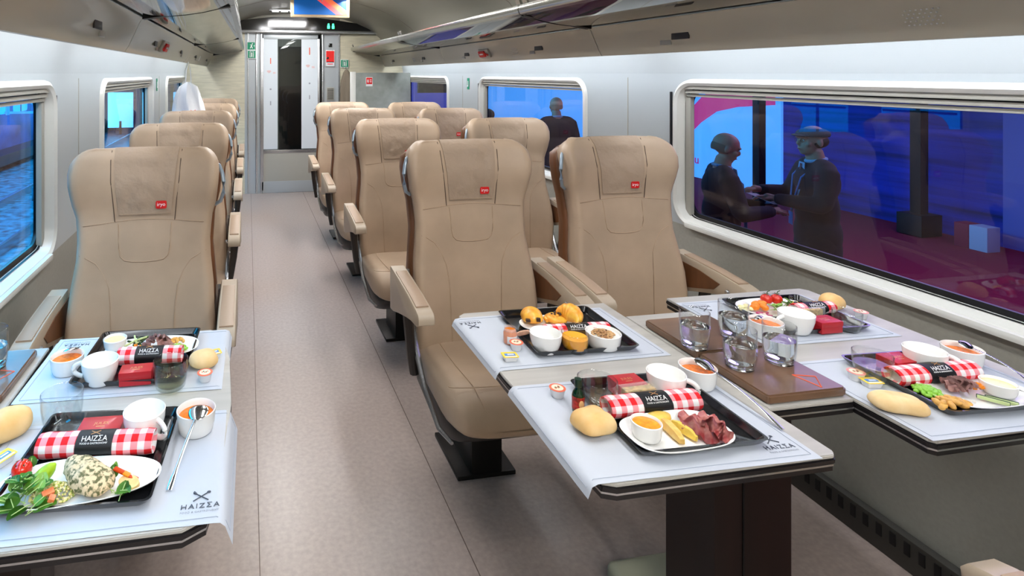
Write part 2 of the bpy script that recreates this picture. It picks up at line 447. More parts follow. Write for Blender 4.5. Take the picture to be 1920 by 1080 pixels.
# cove light strips behind the rack edges
cove_m = mat('cove_tube', (255, 255, 255), .3, emis=((244, 248, 255), 40))
for s in (1, -1):
    for y0, y1 in ((-1.5, 2.4), (2.45, 4.6), (4.65, 6.95)):
        q = MB(); q.box((wx(s, 1.735), (y0+y1)/2, 1.615), (.025, y1-y0-.04, .02), cove_m, .006)
        o = q.build('cove_light_tube')
        tag(o, 'white light strip hidden above the %s windows behind the luggage rack' % ('right' if s > 0 else 'left'), 'light strip', 'light strips along the %s wall' % ('right' if s > 0 else 'left'))

# luggage racks
def rack(s, y0, y1, idx):
    r = empty('luggage_rack', (wx(s, 1.6), (y0+y1)/2, 1.6))
    side = 'right' if s > 0 else 'left'
    where = ('above the nearest window', 'above the nearest window', 'over the middle seats', 'at the far end of the coach')[idx]
    tag(r, 'glossy luggage rack on the %s side, %s' % (side, where) if idx else 'glossy luggage rack on the %s side, over the camera end' % side, 'luggage rack', 'luggage racks on the %s side' % side)
    def pr(pts, y): return [(wx(s, x)-wx(s, 1.6), y-(y0+y1)/2, z-1.6) for x, z in pts]
    g = .004
    q = MB(); pts = [(1.676, 1.535), (1.66, 1.56), (1.638, 1.61), (1.618, 1.655), (1.606, 1.668), (1.70, 1.70), (1.735, 1.64), (1.70, 1.545), (1.685, 1.534)]
    q.rings([pr(pts, y0+g), pr(pts, y1-g)], rack_under)
    # reading light blocks and speaker holes
    for yy in (y0+.55, y1-.55):
        q.box((wx(s, 1.642)-wx(s, 1.6), yy-(y0+y1)/2, 1.6-1.6), (.006, .09, .035), dark_plastic, .002, M=None)
        q.box((wx(s, 1.652)-wx(s, 1.6), yy+.09-(y0+y1)/2, 1.575-1.6), (.006, .06, .02), frame_grey, .002)
    q.build('underside_panel', r, sharp=50)
    q = MB(); yc = (y0+y1)/2-.25
    for k in range(7):
        for j in range(5):
            q.ell((wx(s, 1.6495-.0035*j+.002)-wx(s, 1.6), -.25+.012*(k-3)+(j % 2)*.006, -.028+.009*j), (.0022, .0025, .0018), white_print, 6)
    q.build('speaker_grille', r)
    q = MB(); pts = [(1.602, 1.672), (1.56, 1.6735), (1.50, 1.6775), (1.44, 1.684), (1.38, 1.694), (1.32, 1.709), (1.274, 1.724), (1.274, 1.736), (1.70, 1.712)]
    q.rings([pr(pts, y0+g+.01), pr(pts, y1-g-.01)], rack_mirror); q.build('mirror_shelf', r, sharp=25)
    q = MB(); pts = [(1.274, 1.722), (1.252, 1.728), (1.244, 1.75), (1.248, 1.77), (1.256, 1.772), (1.262, 1.75), (1.278, 1.742)]
    q.rings([pr(pts, y0+g), pr(pts, y1-g)], rail_m); q.build('front_rail', r)
    for yy in (y0+.014, y1-.014):
        q = MB()
        pts = [(1.606, 1.662), (1.27, 1.718), (1.27, 1.74), (1.606, 1.70)]
        q.rings([pr(pts, yy-.01), pr(pts, yy+.01)], dark_metal)
        pts = [(1.27, 1.76), (1.255, 1.80), (1.262, 1.81), (1.285, 1.75)]
        yq = yy+(.02 if yy < (y0+y1)/2 else -.02); q.rings([pr(pts, yq-.02), pr(pts, yq+.02)], rail_m)
        q.build('end_bracket', r)
for s in (1, -1):
    d = 0 if s > 0 else -.15
    ys = [-1.5, .3+d, 2.52+d, 4.72+d, 6.98]
    for i in range(4): rack(s, ys[i], ys[i+1], i)

for s, y, lb in ((1, 3.83, 'red emergency hammer box under the right luggage rack'), (-1, 3.17, 'red emergency hammer box under the left luggage rack')):
    r = empty('hammer_box', (wx(s, 1.640), y, 1.592), 0); r.rotation_euler = (0, s*-.42, 0); tag(r, lb, 'hammer box')
    q = MB(); q.box((0, 0, 0), (.016, .17, .062), frame_grey, .004); q.build('mounting_plate', r)
    q = MB(); q.box((-s*.010, .02, .0), (.014, .10, .044), red_sign, .004); q.box((-s*.018, .02, 0), (.002, .06, .010), white_print); q.build('red_case', r)
    q = MB(); q.tube([(-s*.012, -.07, -.012), (-s*.016, -.055, .0), (-s*.014, -.03, .006)], .004, red_sign, 6); q.build('hammer', r)

# ------------------------------------------------------------------ back wall with the sliding door
b = MB()
def bwbox(x0, x1, z0, z1, mt, y=YB, d=.05): b.box(((x0+x1)/2, y+d/2, (z0+z1)/2), (x1-x0, d, z1-z0), mt)
bwbox(-.80, -.04, 0, 2.2, cream_wood); bwbox(1.12, 2.0, 0, 2.2, cream_wood)
bwbox(.90, 1.12, 0, 1.99, door_grey); bwbox(-.04, .16, 0, 1.99, door_grey)
bwbox(-.04, 1.12, 1.99, 2.2, ceil_m)
struct(b.build('wall_back'))
b = MB()
b.box((.0, YB-.006, 1.0), (.012, .012, 1.98), silver); b.box((.10, YB-.006, 1.0), (.02, .02, 1.98), silver, .003)
b.box((.155, YB-.01, .98), (.02, .04, 1.95), silver, .004); b.box((.905, YB-.01, .98), (.02, .04, 1.95), silver, .004)
b.box((.88, YB-.006, .98), (.02, .01, 1.95), black); b.box((1.11, YB-.006, 1.0), (.02, .012, 1.98), silver)
struct(b.build('trim_3'))
b = MB(); arch = [(-.45, 1.975), (1.62, 1.975), (1.6, 2.02), (1.4, 2.06), (1.1, 2.10), (.8, 2.135), (.3, 2.135), (0, 2.10), (-.3, 2.05), (-.45, 2.02)]
b.rings([[(x, y, z) for x, z in arch] for y in (YB-.05, YB+.02)], black)
b.box((.585, YB-.05, 1.955), (2.07, .09, .035), silver, .012)
r = struct(b.build('trim_4', sharp=30))
b = MB()
for sx in (-.028, .028):
    b.ell((sx, 0, .018), (.012, .003, .012), mat('green_lamp', (60, 255, 170), .4, emis=((70, 255, 170), 4)), 10)
    b.box((sx, 0, -.015), (.03, .005, .04), MATS['green_lamp'], .004)
tag(b.build('indicator_light', loc=(1.0, YB-.055, 2.035)), 'glowing green toilet indicator on the black arch above the door', 'indicator')
b = MB()   # sliding door leaf
dr = struct(empty('door_1', (.52, YB+.02, 0)))
b.box((0, 0, .07), (.72, .03, .14), door_grey, .004); b.box((0, 0, 1.90), (.72, .03, .06), door_grey, .004); b.box((0, .0, .50), (.72, .028, .04), silver, .004)
b.box((-.35, 0, .98), (.03, .03, 1.9), silver, .004); b.box((.345, 0, .98), (.04, .03, 1.9), silver, .004); b.build('door_frame', dr)
b = MB(); b.box((0, 0, .3), (.68, .02, .40), frame_grey, .003); b.build('kick_panel', dr)
b = MB(); b.box((0, 0, 1.2), (.68, .008, 1.38), glass_clear); b.build('door_glass', dr)
for x, w_, sc in ((-.25, .17, .8), (.225, .20, 1)):
    b = MB(); b.box((x, -.007, 1.2), (w_, .004, 1.34), film_white)
    R = T(x, -.0095, 1.72 if sc == 1 else 1.60, PI/2)
    b.text('1', .13*sc, orange_print, R, .0005)
    zz = 1.52 if sc == 1 else 1.45
    for k in (1, 2, 3):
        b.tube([(x-.02+.012*k*math.cos(a), -.0095, zz+.012*k*math.sin(a)) for a in [PI*.25+PI*.5*j/6 for j in range(7)]], .0022, orange_print, 4)
    b.text('5G', .03*sc, orange_print, T(x+.045, -.0095, zz+.008, PI/2), .0005)
    b.box((x, -.0095, zz-.19), (.02, .001, .02), grey_print); b.box((x, -.0095, zz-.36), (.012, .001, .05), grey_print)
    b.build('frosted_film', dr)
# vestibule beyond
b = MB(); b.box((.5, YB+1.6, 1.1), (1.6, .05, 2.2), mat('vestibule_panel', (120, 126, 122), .3, var=(8, .1), stretch=(6, 1, .3))); b.box((-.3, YB+.83, 1.1), (.05, 1.5, 2.2), door_grey); b.box((1.35, YB+.83, 1.1), (.05, 1.5, 2.2), door_grey)
b.box((.5, YB+.83, -.03), (1.7, 1.55, .06), floor_m); b.box((.5, YB+.83, 2.15), (1.7, 1.55, .06), ceil_m); b.box((.62, YB+1.56, 1.0), (.34, .02, 1.7), gasket)
struct(b.build('wall_vestibule'))
area('vestibule_lamp', (.5, YB+.8, 2.08), (0, 0, 0), .5, .5, 10, (.95, .98, 1))
b = MB(); b.box((0, 0, 0), (.5, .5, .02), lens_m, .004)
tag(b.build('vestibule_light', loc=(.5, YB+.8, 2.108)), 'square white ceiling light in the vestibule beyond the door', 'lamp')
# signs on the back wall
def sign(name, u, v, w_, h_, label, draw, y=YB-.022, col=green_sign):
    t = (u-PX)/FPX; X = y*(ST+t*CT)/(CT-t*ST); d = y*CT+X*ST; Z = CH-(v-PY)*d/FPX
    q = MB(); q.box((0, 0, 0), (w_, .004, h_), white_print, .001); q.box((0, -.0025, 0), (w_*.9, .002, h_*.88), col)
    draw(q, w_, h_); return tag(q.build(name, loc=(X, y, Z)), label, 'sign')
def d_run(q, w, h):
    q.tube([(-.012, -.004, -.03), (0, -.004, -.005), (.012, -.004, .012)], .005, white_print, 6); q.ell((.014, -.004, .026), (.007, .002, .007), white_print, 8)
    q.tube([(0, -.004, -.005), (.012, -.004, -.018), (.014, -.004, -.032)], .005, white_print, 6); q.tube([(.012, -.004, .01), (-.014, -.004, .012)], .004, white_print, 6)
    q.tube([(.03, -.004, 0), (.04, -.004, 0)], .006, white_print, 6)
def d_door(q, w, h):
    q.tube([(-.02, -.004, -.035), (-.02, -.004, .035), (.02, -.004, .035), (.02, -.004, -.035)], .005, white_print, 6); q.ell((0, -.004, .015), (.008, .002, .008), white_print, 8); q.box((0, -.004, -.012), (.012, .002, .04), white_print)
sign('emergency_exit_sign', 471, 86, .10, .10, 'green running figure exit sign on the column left of the door', d_run)
sign('emergency_door_sign', 472, 102, .10, .10, 'green door symbol sign just below the running figure sign', d_door)
sign('emergency_hatch_sign', 646, 119, .10, .10, 'small green square sign on the cream wall right of the door', d_door)
def d_red(q, w, h):
    q.ell((-.03, -.004, -.0), (.015, .002, .014), black, 8); q.box((.0, -.004, -.05), (w*.8, .002, .012), black); q.box((0, -.0042, -h*.36), (w*.9, .002, h*.2), film_white); q.box((0, -.0055, -h*.36), (w*.6, .001, h*.05), red_sign)
sign('alarm_panel', 619, 109, .11, .20, 'tall red alarm panel on the grey column right of the door', d_red, col=red_sign)
b = MB(); b.box((0, 0, 0), (.045, .01, .045), black, .003); b.ell((0, -.006, 0), (.01, .004, .01), gasket, 10)
tag(b.build('door_sensor', loc=(1.0, YB-.01, 1.80)), 'small black square sensor above the red alarm panel', 'sensor')
b = MB(); b.box((0, 0, 0), (.09, .01, .16), frame_grey, .003)
for k in range(8): b.box((0, -.006, -.06+.017*k), (.075, .003, .008), dark_plastic)
tag(b.build('vent_grille', loc=(1.0, YB-.01, 1.20)), 'grey slatted vent on the column right of the door', 'vent')
# information screen hanging from the ceiling
def scr(nt, bb):
    tc = N(nt, 'ShaderNodeTexCoord'); sp = N(nt, 'ShaderNodeSeparateXYZ'); nt.links.new(tc.outputs['Object'], sp.inputs[0])
    # diagonal band  z + .62x between two limits
    a = N(nt, 'ShaderNodeMath', operation='MULTIPLY_ADD'); a.inputs[1].default_value = .75; nt.links.new(sp.outputs[0], a.inputs[0]); nt.links.new(sp.outputs[2], a.inputs[2])
    r = N(nt, 'ShaderNodeValToRGB'); r.color_ramp.interpolation = 'CONSTANT'
    mr = N(nt, 'ShaderNodeMapRange'); mr.inputs[1].default_value = -.3; mr.inputs[2].default_value = .3; nt.links.new(a.outputs[0], mr.inputs[0]); nt.links.new(mr.outputs[0], r.inputs[0])
    r.color_ramp.elements[0].color = srgb((4, 86, 160)); r.color_ramp.elements[1].position = .46; r.color_ramp.elements[1].color = srgb((255, 92, 96))
    e = r.color_ramp.elements.new(.54); e.color = srgb((255, 120, 78)); e = r.color_ramp.elements.new(.64); e.color = srgb((8, 70, 140))
    nt.links.new(r.outputs[0], bb.inputs['Base Color']); nt.links.new(r.outputs[0], bb.inputs['Emission Color']); bb.inputs['Emission Strength'].default_value = .8
screen_m = node_mat('screen_picture', scr)
r = empty('information_screen', (.66, 5.3, 2.13)); tag(r, 'information screen in a beige frame hanging from the ceiling above the aisle', 'screen')
b = MB(); b.box((0, .02, .0), (.55, .05, .32), mat('screen_frame', (190, 168, 136), .35, .4), .012); b.build('casing', r)
b = MB(); b.box((0, -.007, 0), (.49, .006, .27), screen_m); b.text('iryo', .09, white_print, T(.02, -.0115, .03, PI/2), .0005); b.build('display', r)
b = MB(); b.box((0, .03, .14), (.12, .03, .08), dark_plastic); b.build('mount', r)
# glass partition with a post, far right
r = empty('luggage_partition', (1.45, 6.2, 0)); tag(r, 'smoked glass partition behind the far right seats', 'partition')
b = MB(); b.box((0.02, 0, .78), (.62, .016, 1.36), partition_m, .006); b.build('glass_panel', r)
b = MB(); b.box((-.32, 0, .74), (.06, .05, 1.46), frame_white, .012); b.build('post', r)
b = MB(); b.box((-.14, -.012, 1.36), (.075, .004, .10), white_print, .002); b.box((-.14, -.015, 1.37), (.066, .003, .07), red_sign, .001)
b.ell((-.155, -.018, 1.368), (.009, .002, .02), white_print, 10); b.box((-.125, -.017, 1.38), (.02, .002, .008), white_print); b.box((-.125, -.017, 1.36), (.02, .002, .008), white_print)
b.build('fire_extinguisher_sticker', r)
# little green sticker on right and left wall between windows
for s, y in ((1, 4.86), (-1, 4.86)):
    b = MB(); b.box((0, 0, 0), (.003, .05, .10), green_sign, .001); b.box((-s*.002, 0, .0), (.002, .014, .05), white_print); b.box((-s*.002, .01, -.02), (.002, .02, .012), white_print)
    tag(b.build('window_sticker', loc=(wx(s, 1.927), y, 1.36)), 'small green safety sticker on the %s wall between two windows' % ('right' if s > 0 else 'left'), 'sticker')
# coat on the far wall and white bag on the left
b = MB()
R = []
for k in range(12):
    z = -k*.042; w = .015+.075*min(1, k/5)**.6+.01*k/11; ring = []
    for j in range(28):
        a = 2*PI*j/28; rad = 1+.22*math.sin(5*a+.4*k)*min(1, k/4)
        ring.append((w*math.cos(a)*rad+.004*k, .045*math.sin(a)*rad*min(1, .3+k/6), z))
    R.append(ring)
b.rings(R, coat_m); b.tube([(0, 0, 0), (0, .03, .03), (0, .05, .01)], .004, silver, 6)
tag(b.build('hanging_coat', loc=(1.19, YB-.07, 1.50)), 'grey brown coat hanging on a hook beside the far partition', 'coat')
r = empty('cloth_bag', (-.455, 4.6, 1.385)); tag(r, 'white cloth bag hanging below the left luggage rack', 'bag')
b = MB(); R = []
prof = [(.016, 0, .014), (.030, -.012, .02), (.066, -.035, .034), (.090, -.09, .045), (.11, -.16, .055), (.125, -.24, .06), (.13, -.31, .06), (.12, -.34, .04)]
for w, z, dpt in prof:
    R.append([(w*math.cos(2*PI*j/30)*(1+.07*math.sin(7*2*PI*j/30+z*18)), dpt*math.sin(2*PI*j/30)*(1+.30*math.sin(6*2*PI*j/30+z*10)), z) for j in range(30)])
b.rings(R, bag_m); b.build('sack', r)
b = MB(); b.tube([(-.02, 0, 0), (-.015, 0, .09), (0, 0, .155), (.015, 0, .09), (.02, 0, 0)], .004, bag_m, 6); b.build('handle', r)
b = MB(); b.tube([(.02, -.065, -.215), (.04, -.066, -.225), (.06, -.064, -.215)], .005, red, 6); b.build('red_print', r)

# ------------------------------------------------------------------ seats
WT = [(.38, .46), (.58, .482), (.74, .462), (.86, .434), (.93, .442), (1.03, .482), (1.10, .498), (1.2, .49)]
ZT = 1.188
def yfront(z):
    base = interp([(.38, .0), (.6, .015), (.85, .05), (.97, .07), (1.05, .068), (1.19, .098)], z)
    return base
def wing(z): return interp([(.38, .03), (.6, .045), (.85, .02), (.97, .025), (1.1, .05), (1.19, .03)], z)
def half_w(z):
    w = interp(WT, z)/2
    r = .062
    if z > ZT-r: w -= r*(1-math.sqrt(max(0, 1-((z-(ZT-r))/r)**2)))
    return w
def fpt(x, z, off=.0):
    hw = half_w(z); a = min(1, abs(x)/hw)
    y = yfront(z)-wing(z)*a**2.5
    if a > .9: y += .03*((a-.9)/.1)**2
    if z > ZT-.04: y += .035*((z-(ZT-.04))/.04)**2
    return (x, y-off, z)
def make_seat():
    root = empty('train_seat', (0, 0, 0))
    b = MB(); R = []
    zs = [.40, .43, .50, .58, .66, .74, .82, .88, .92, .96, .985, 1.0, 1.03, 1.07, 1.11, 1.14, 1.155, 1.168, 1.178, 1.185, 1.188]
    for z in zs:
        hw = half_w(z); th = .095 if z < 1.1 else .095-.06*((z-1.1)/.088)**2
        ring = []
        n = 22
        for k in range(n+1):
            x = -hw+2*hw*k/n
            x = hw*math.sin(PI/2*x/hw)
            ring.append(fpt(x, z))
        yb = [(x*.96, max(y+.02, yfront(z)+th-.02*abs(x/hw)**3), zz) for x, y, zz in ring[::-1]]
        ring += [(x, y, zz) for x, y, zz in yb[1:-1]]
        R.append(ring)
    b.rings(R, leather); b.build('backrest', root, sharp=80)
    b = MB()
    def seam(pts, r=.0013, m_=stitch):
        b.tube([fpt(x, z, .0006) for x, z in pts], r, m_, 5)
        if m_ is stitch: b.tube([fpt(x*.987, z-.0022, .0) for x, z in pts], r*.8, crease_shade, 5)
    seam([(half_w(.945)*(-1+2*k/24)*.97, .945+.006*math.cos(PI*(k/12-1))) for k in range(25)])
    u = [(x, z-.04) for x, z in [(-.088, .98)]+[(-.086, .95), (-.084, .90), (-.078, .872), (-.064, .858), (-.04, .853), (0, .851), (.04, .853), (.064, .858), (.078, .872), (.084, .90), (.086, .95), (.088, .98)]]
    seam(u, .0016)
    for s in (-1, 1):
        seam([(s*x, z-.02) for x, z in ((.208, .865), (.185, .855), (.155, .835), (.13, .80), (.112, .755), (.105, .70), (.102, .64), (.100, .56), (.098, .48), (.096, .42))], .0015)
        seam([(s*x, z) for x, z in ((.118, 1.182), (.116, 1.15), (.112, 1.08), (.105, 1.02), (.098, .945))], .0016, seam_shadow)
    b.build('seam_stitching', root)
    # back shell
    b = MB(); R = []
    for z in (.34, .42, .55, .7, .85, .95, 1.02, 1.08, 1.12, 1.145, 1.155):
        hw = half_w(min(z, 1.1))+.006; y0 = yfront(z)+.062; y1 = yfront(z)+.125
        if z > 1.1: hw -= .05*((z-1.1)/.055)**2; y1 -= .03*((z-1.1)/.055)**2
        R.append([(x, y+.0, z) for x, y in rr(2*hw, y1-y0, .02, 4, 0, (y0+y1)/2)])
    b.rings(R, wood_brown); b.build('back_shell', root, sharp=60)
    # cushion
    b = MB(); R = []
    for y, zt, zb, hw in ((yy*(.9 if yy < 0 else 1), a_, b_+(.025 if yy < -.15 else .01), c_) for yy, a_, b_, c_ in ((.06, .445, .36, .225), (.0, .455, .35, .232), (-.1, .452, .335, .236), (-.2, .455, .32, .238), (-.28, .462, .305, .236), (-.34, .462, .295, .23), (-.385, .45, .295, .218), (-.415, .425, .30, .205), (-.432, .395, .315, .19), (-.438, .36, .33, .17))):
        R.append([(x, y+.018*(x/hw)**2*(1 if y < -.3 else 0), z+(.010*(abs(x)/hw)**2 if z > (zt+zb)/2 else 0)) for x, z in sup(2*hw, zt-zb, 4, 36, 0, (zt+zb)/2)])
    b.rings(R, leather); b.build('seat_cushion', root, sharp=70)
    b = MB()
    for s in (-1, 1):
        b.tube([(s*.15, 0, .4575), (s*.15, -.09, .455), (s*.15, -.18, .4585), (s*.15, -.261, .466), (s*.145, -.31, .464), (s*.14, -.351, .449), (s*.13, -.377, .42)], .0012, stitch, 5)
    b.tube([(.228*math.sin(PI/2*(k/8-1)), -.318-.012*math.cos(PI/2*(k/8-1)), .4635+.008*abs(k/8-1)**2) for k in range(17)], .0014, stitch, 5)
    b.build('cushion_seam', root)
    # lower shell and pedestal
    b = MB(); R = []
    for y, zt, zb, hw in ((.10, .42, .22, .222), (-.05, .36, .20, .222), (-.2, .33, .21, .222), (-.28, .32, .25, .21), (-.34, .325, .29, .18)):
        R.append([(x, y, z) for x, z in sup(2*hw, zt-zb, 5, 28, 0, (zt+zb)/2)])
    b.rings([[(x*.93, y, z+.012) for x, y, z in r_] for r_ in R], dark_plastic); b.build('under_shell', root, sharp=60)
    b = MB(); b.box((0, .02, .11), (.12, .22, .22), dark_metal, .02); b.box((0, .04, .008), (.22, .26, .016), dark_metal, .004); b.build('pedestal', root)
    for s in (-1, 1):
        b = MB()
        b.tube([(s*.243, .10, .70), (s*.244, .05, .58), (s*.243, -.02, .45), (s*.24, -.12, .36), (s*.235, -.25, .30), (s*.22, -.33, .30)], [.010, .011, .011, .011, .009, .006], silver, 8)
        b.build('side_strut', root)
        arm = MB()     # armrest: side profile extruded
        prof = [(.10, .715), (-.02, .708), (-.14, .697), (-.235, .683), (-.262, .676), (-.272, .663), (-.27, .645), (-.25, .635), (-.19, .628), (-.12, .612), (-.02, .585), (.06, .56), (.10, .555)]
        R = []
        for dx, k in ((-.029, .0), (-.026, 1), (.026, 1), (.029, 0)):
            ins = .006 if k == 0 else 0
            cy = sum(p[0] for p in prof)/len(prof); cz = sum(p[1] for p in prof)/len(prof)
            R.append([(s*.283+dx, cy+(y-cy)*(1-ins*6), cz+(z-cz)*(1-ins*14)) for y, z in prof])
        arm.rings(R, arm_plastic); a = arm.build('armrest', root, sharp=50)
        q = MB(); q.rings([[(s*.283+x*k, y, z+dz) for x, y, z in ((-.021, .04, .714), (.021, .04, .714), (.021, -.12, .7015), (.021, -.225, .6875), (-.021, -.225, .6875), (-.021, -.12, .7015))] for k, dz in ((1, -.003), (1, .001), (.94, .0018))], arm_pad)
        q.build('pad', a)
        q = MB(); pr2 = [(.09, .69), (-.05, .68), (-.15, .66), (-.12, .63), (-.02, .60), (.09, .57)]
        q.rings([[(s*.283-s*.0295, y, z) for y, z in pr2], [(s*.283-s*.032, y, z) for y, z in pr2]], wood_brown); q.build('wood_inlay', a)
        q = MB(); q.tube([(s*.283, -.05, .62), (s*.275, -.04, .52), (s*.262, -.02, .44), (s*.245, -.01, .36)], [.022, .018, .018, .02], dark_plastic, 10); q.build('bracket', a)
        q = MB(); q.lathe([(0, 0), (.009, 0), (.009, .006), (.006, .009), (0, .009)], silver, 16, T(s*.283-s*.032, -.19, .645, 0, -s*PI/2, 0)); q.build('release_button', a)
    # antimacassar with logo
    b = MB(); t = bmesh.new(); nx, nz = 18, 22; V = []
    for j in range(nz+1):
        row = []
        f = j/nz
        for i in range(nx+1):
            g = -1+2*i/nx
            if f < .86:
                z = lerp(.965, ZT-.002, f/.86); hwc = lerp(.086, .108, f/.86)
                x, y, zz = fpt(g*hwc, z, .004)
                wr = noise.noise(Vector((x*16, z*11, 3)))*.008+.004*math.sin(z*42+x*24)*(1-abs(g)**2)
                wr *= min(1, 6*(1-abs(g))+.2)*min(1, f*5+.2)
                row.append(t.verts.new((x, y-abs(wr), zz)))
            else:
                k = (f-.86)/.14; x = g*.108; yb_ = yfront(ZT)+.03
                row.append(t.verts.new((x, lerp(fpt(x, ZT-.002)[1]-.002, yb_+.05, k), ZT+.004-.018*k*k)))
        V.append(row)
    for j in range(nz):
        for i in range(nx): t.faces.new((V[j][i], V[j][i+1], V[j+1][i+1], V[j+1][i]))
    bmesh.ops.recalc_face_normals(t, faces=t.faces[:]); bmesh.ops.solidify(t, geom=t.faces[:], thickness=.0015)
    b.merge(t, leather_cloth)
    b.tube([fpt(-.086+.172*k/8, .970, .0065) for k in range(9)], .0008, stitch, 4)
    hc = b.build('headrest_cover', root, sharp=60)
    b = MB(); c = fpt(.054, 1.0, .0100)
    tilt = math.atan2(fpt(.05, 1.02)[1]-fpt(.05, .98)[1], .04)
    Mx = T(c[0], c[1], c[2], PI/2-tilt, 0, 0)
    b.prism(rr(.036, .027, .005, 4), -.0006, .0008, red, Mx); b.text('iryo', .0175, white_print, Mx @ T(0, .001, .0012), .0003)
    b.build('logo_patch', hc)
    # grab handle on the headrest edge
    b = MB(); b.tube([(.232, .10, .985), (.252, .085, 1.0), (.262, .075, 1.03), (.263, .075, 1.07), (.258, .08, 1.10), (.247, .095, 1.125), (.235, .11, 1.13)], [.006, .0065, .007, .007, .007, .0065, .006], handle_grey, 10)
    b.build('grab_handle', root)
    return root
seat0 = make_seat()
def make_mirror_seat(src):
    """the same seat with its grab handle on the other side"""
    c = copy_tree(src)
    for ch in c.children:
        if ch.name.startswith('grab_handle'):
            ch.data = ch.data.copy()
            for v in ch.data.vertices: v.co.x = -v.co.x
            ch.data.flip_normals()
    return c
seat1 = make_mirror_seat(seat0)
used = [False, False]
def put_seat(kind, x, y, rz, label, group):
    src = (seat0, seat1)[kind]
    if not used[kind]: used[kind] = True; o = src
    else: o = copy_tree(src)
    o.location = (x, y, 0); o.rotation_euler.z = rz; tag(o, label, 'seat', group); return o
g = 'taupe leather seats in the single row by the left wall'
lab = ['large taupe leather seat at the left table, nearest of the left row', 'taupe leather seat directly behind the nearest left seat', 'third taupe leather seat of the left row', 'fourth taupe seat of the left row, partly hidden by the white bag', 'farthest taupe seat of the left row by the cream panel']
for k in range(5): put_seat(0, -.348, 2.0+1.012*k, 0, lab[k], g)
g = 'taupe leather seats right of the aisle'
lab = ['taupe leather seat on the aisle at the big table, behind the pastry tray', 'second aisle seat right of the aisle, with its armrest showing in the gap', 'third aisle seat right of the aisle', 'farthest aisle seat right of the aisle, next to the door']
for k, y in enumerate((2.04, 3.12, 4.14, 5.08)): put_seat(1, .845, y, 0, lab[k], g)
g = 'taupe leather seats by the right windows'
lab = ['taupe leather window seat at the big table, behind the water glasses', 'second window seat on the right, in front of the far window', 'third window seat on the right, its logo showing above the row ahead', 'farthest window seat on the right, in front of the smoked partition']
for k, y in enumerate((2.04, 3.06, 4.02, 4.96)): put_seat(1, 1.49, y, 0, lab[k], g)
put_seat(0, 1.43, .468, PI, 'taupe seat at the bottom right corner, only its front edge in view', 'taupe leather seats facing the table from the camera end')

# ------------------------------------------------------------------ tables
TZ = .75
def slab(b, poly, z1=TZ, th=.022):
    b.prism(poly, z1-.006, z1, table_wood)
    b.prism([(x, y) for x, y in poly], z1-th, z1-.006, table_edge)
def shrink(poly, k):
    cx = sum(p[0] for p in poly)/len(poly); cy = sum(p[1] for p in poly)/len(poly)
    return [(cx+(x-cx)*k, cy+(y-cy)*k) for x, y in poly]
def leaf(b, poly):
    b.prism(poly, TZ-.007, TZ, table_wood, bev=.0015)
    b.prism(shrink(poly, 1.004), TZ-.017, TZ-.007, table_edge, bev=.002)
    b.prism(shrink(poly, .999), TZ-.021, TZ-.0175, silver)
    b.prism(shrink(poly, .996), TZ-.03, TZ-.021, table_edge)
r = empty('dining_table', (1.17, 1.25, 0)); tag(r, 'large grey wood table with dark edge carrying four place settings', 'table')
off = Vector((-1.17, -1.25, 0))
def loc(poly): return [(x-1.17, y-1.25) for x, y in poly]
b = MB(); leaf(b, loc([(.597, .90), (.62, .89), (1.06, .89), (1.07, .90), (1.07, 1.60), (.62, 1.60), (.60, 1.585), (.588, 1.45), (.582, 1.25), (.588, 1.05)])); b.build('aisle_leaf', r, sharp=40)
b = MB(); leaf(b, loc([(1.285, .90), (1.295, .89), (1.76, .89), (1.785, .91), (1.785, 1.58), (1.77, 1.60), (1.285, 1.60)])); b.build('window_leaf', r, sharp=40)
b = MB(); leaf(b, loc([(1.072, 1.035), (1.283, 1.035), (1.283, 1.50), (1.072, 1.50)])); b.build('centre_panel', r, sharp=40)
b = MB(); b.box((0, 0, .37), (.21, .16, .70), leg_wood, .006); b.box((-.03, -.0815, .37), (.004, .002, .69), black); b.build('leg', r)
b = MB(); b.box((0.04, .03, .035), (.42, .42, .07), mat('table_foot', (150, 148, 126), .5), .03, seg=4); b.build('foot', r, sharp=60)
# brown folding console in the middle with hinged flaps
r = empty('brown_console', (1.18, 1.24, TZ)); tag(r, 'glossy brown folding tray panel in the middle of the big table, under the water glasses', 'console')
b = MB()
for y0, y1, nm in ((1.045, 1.235, 'front_flap'), (1.24, 1.43, 'rear_flap')):
    b = MB(); b.prism(rr(.20, y1-y0, .008, 3, 0, (y0+y1)/2-1.24), .001, .020, console_m, bev=.0035)
    if nm == 'front_flap':
        lines = [((.03, -.13), (.075, -.145)), ((.075, -.145), (.045, -.185)), ((.045, -.185), (.03, -.13))]
        for (x0, ya), (x1, yb_) in lines: b.tube([(x0, ya, .0203), (x1, yb_, .0203)], .0012, orange_print, 4)
    b.build(nm, r)
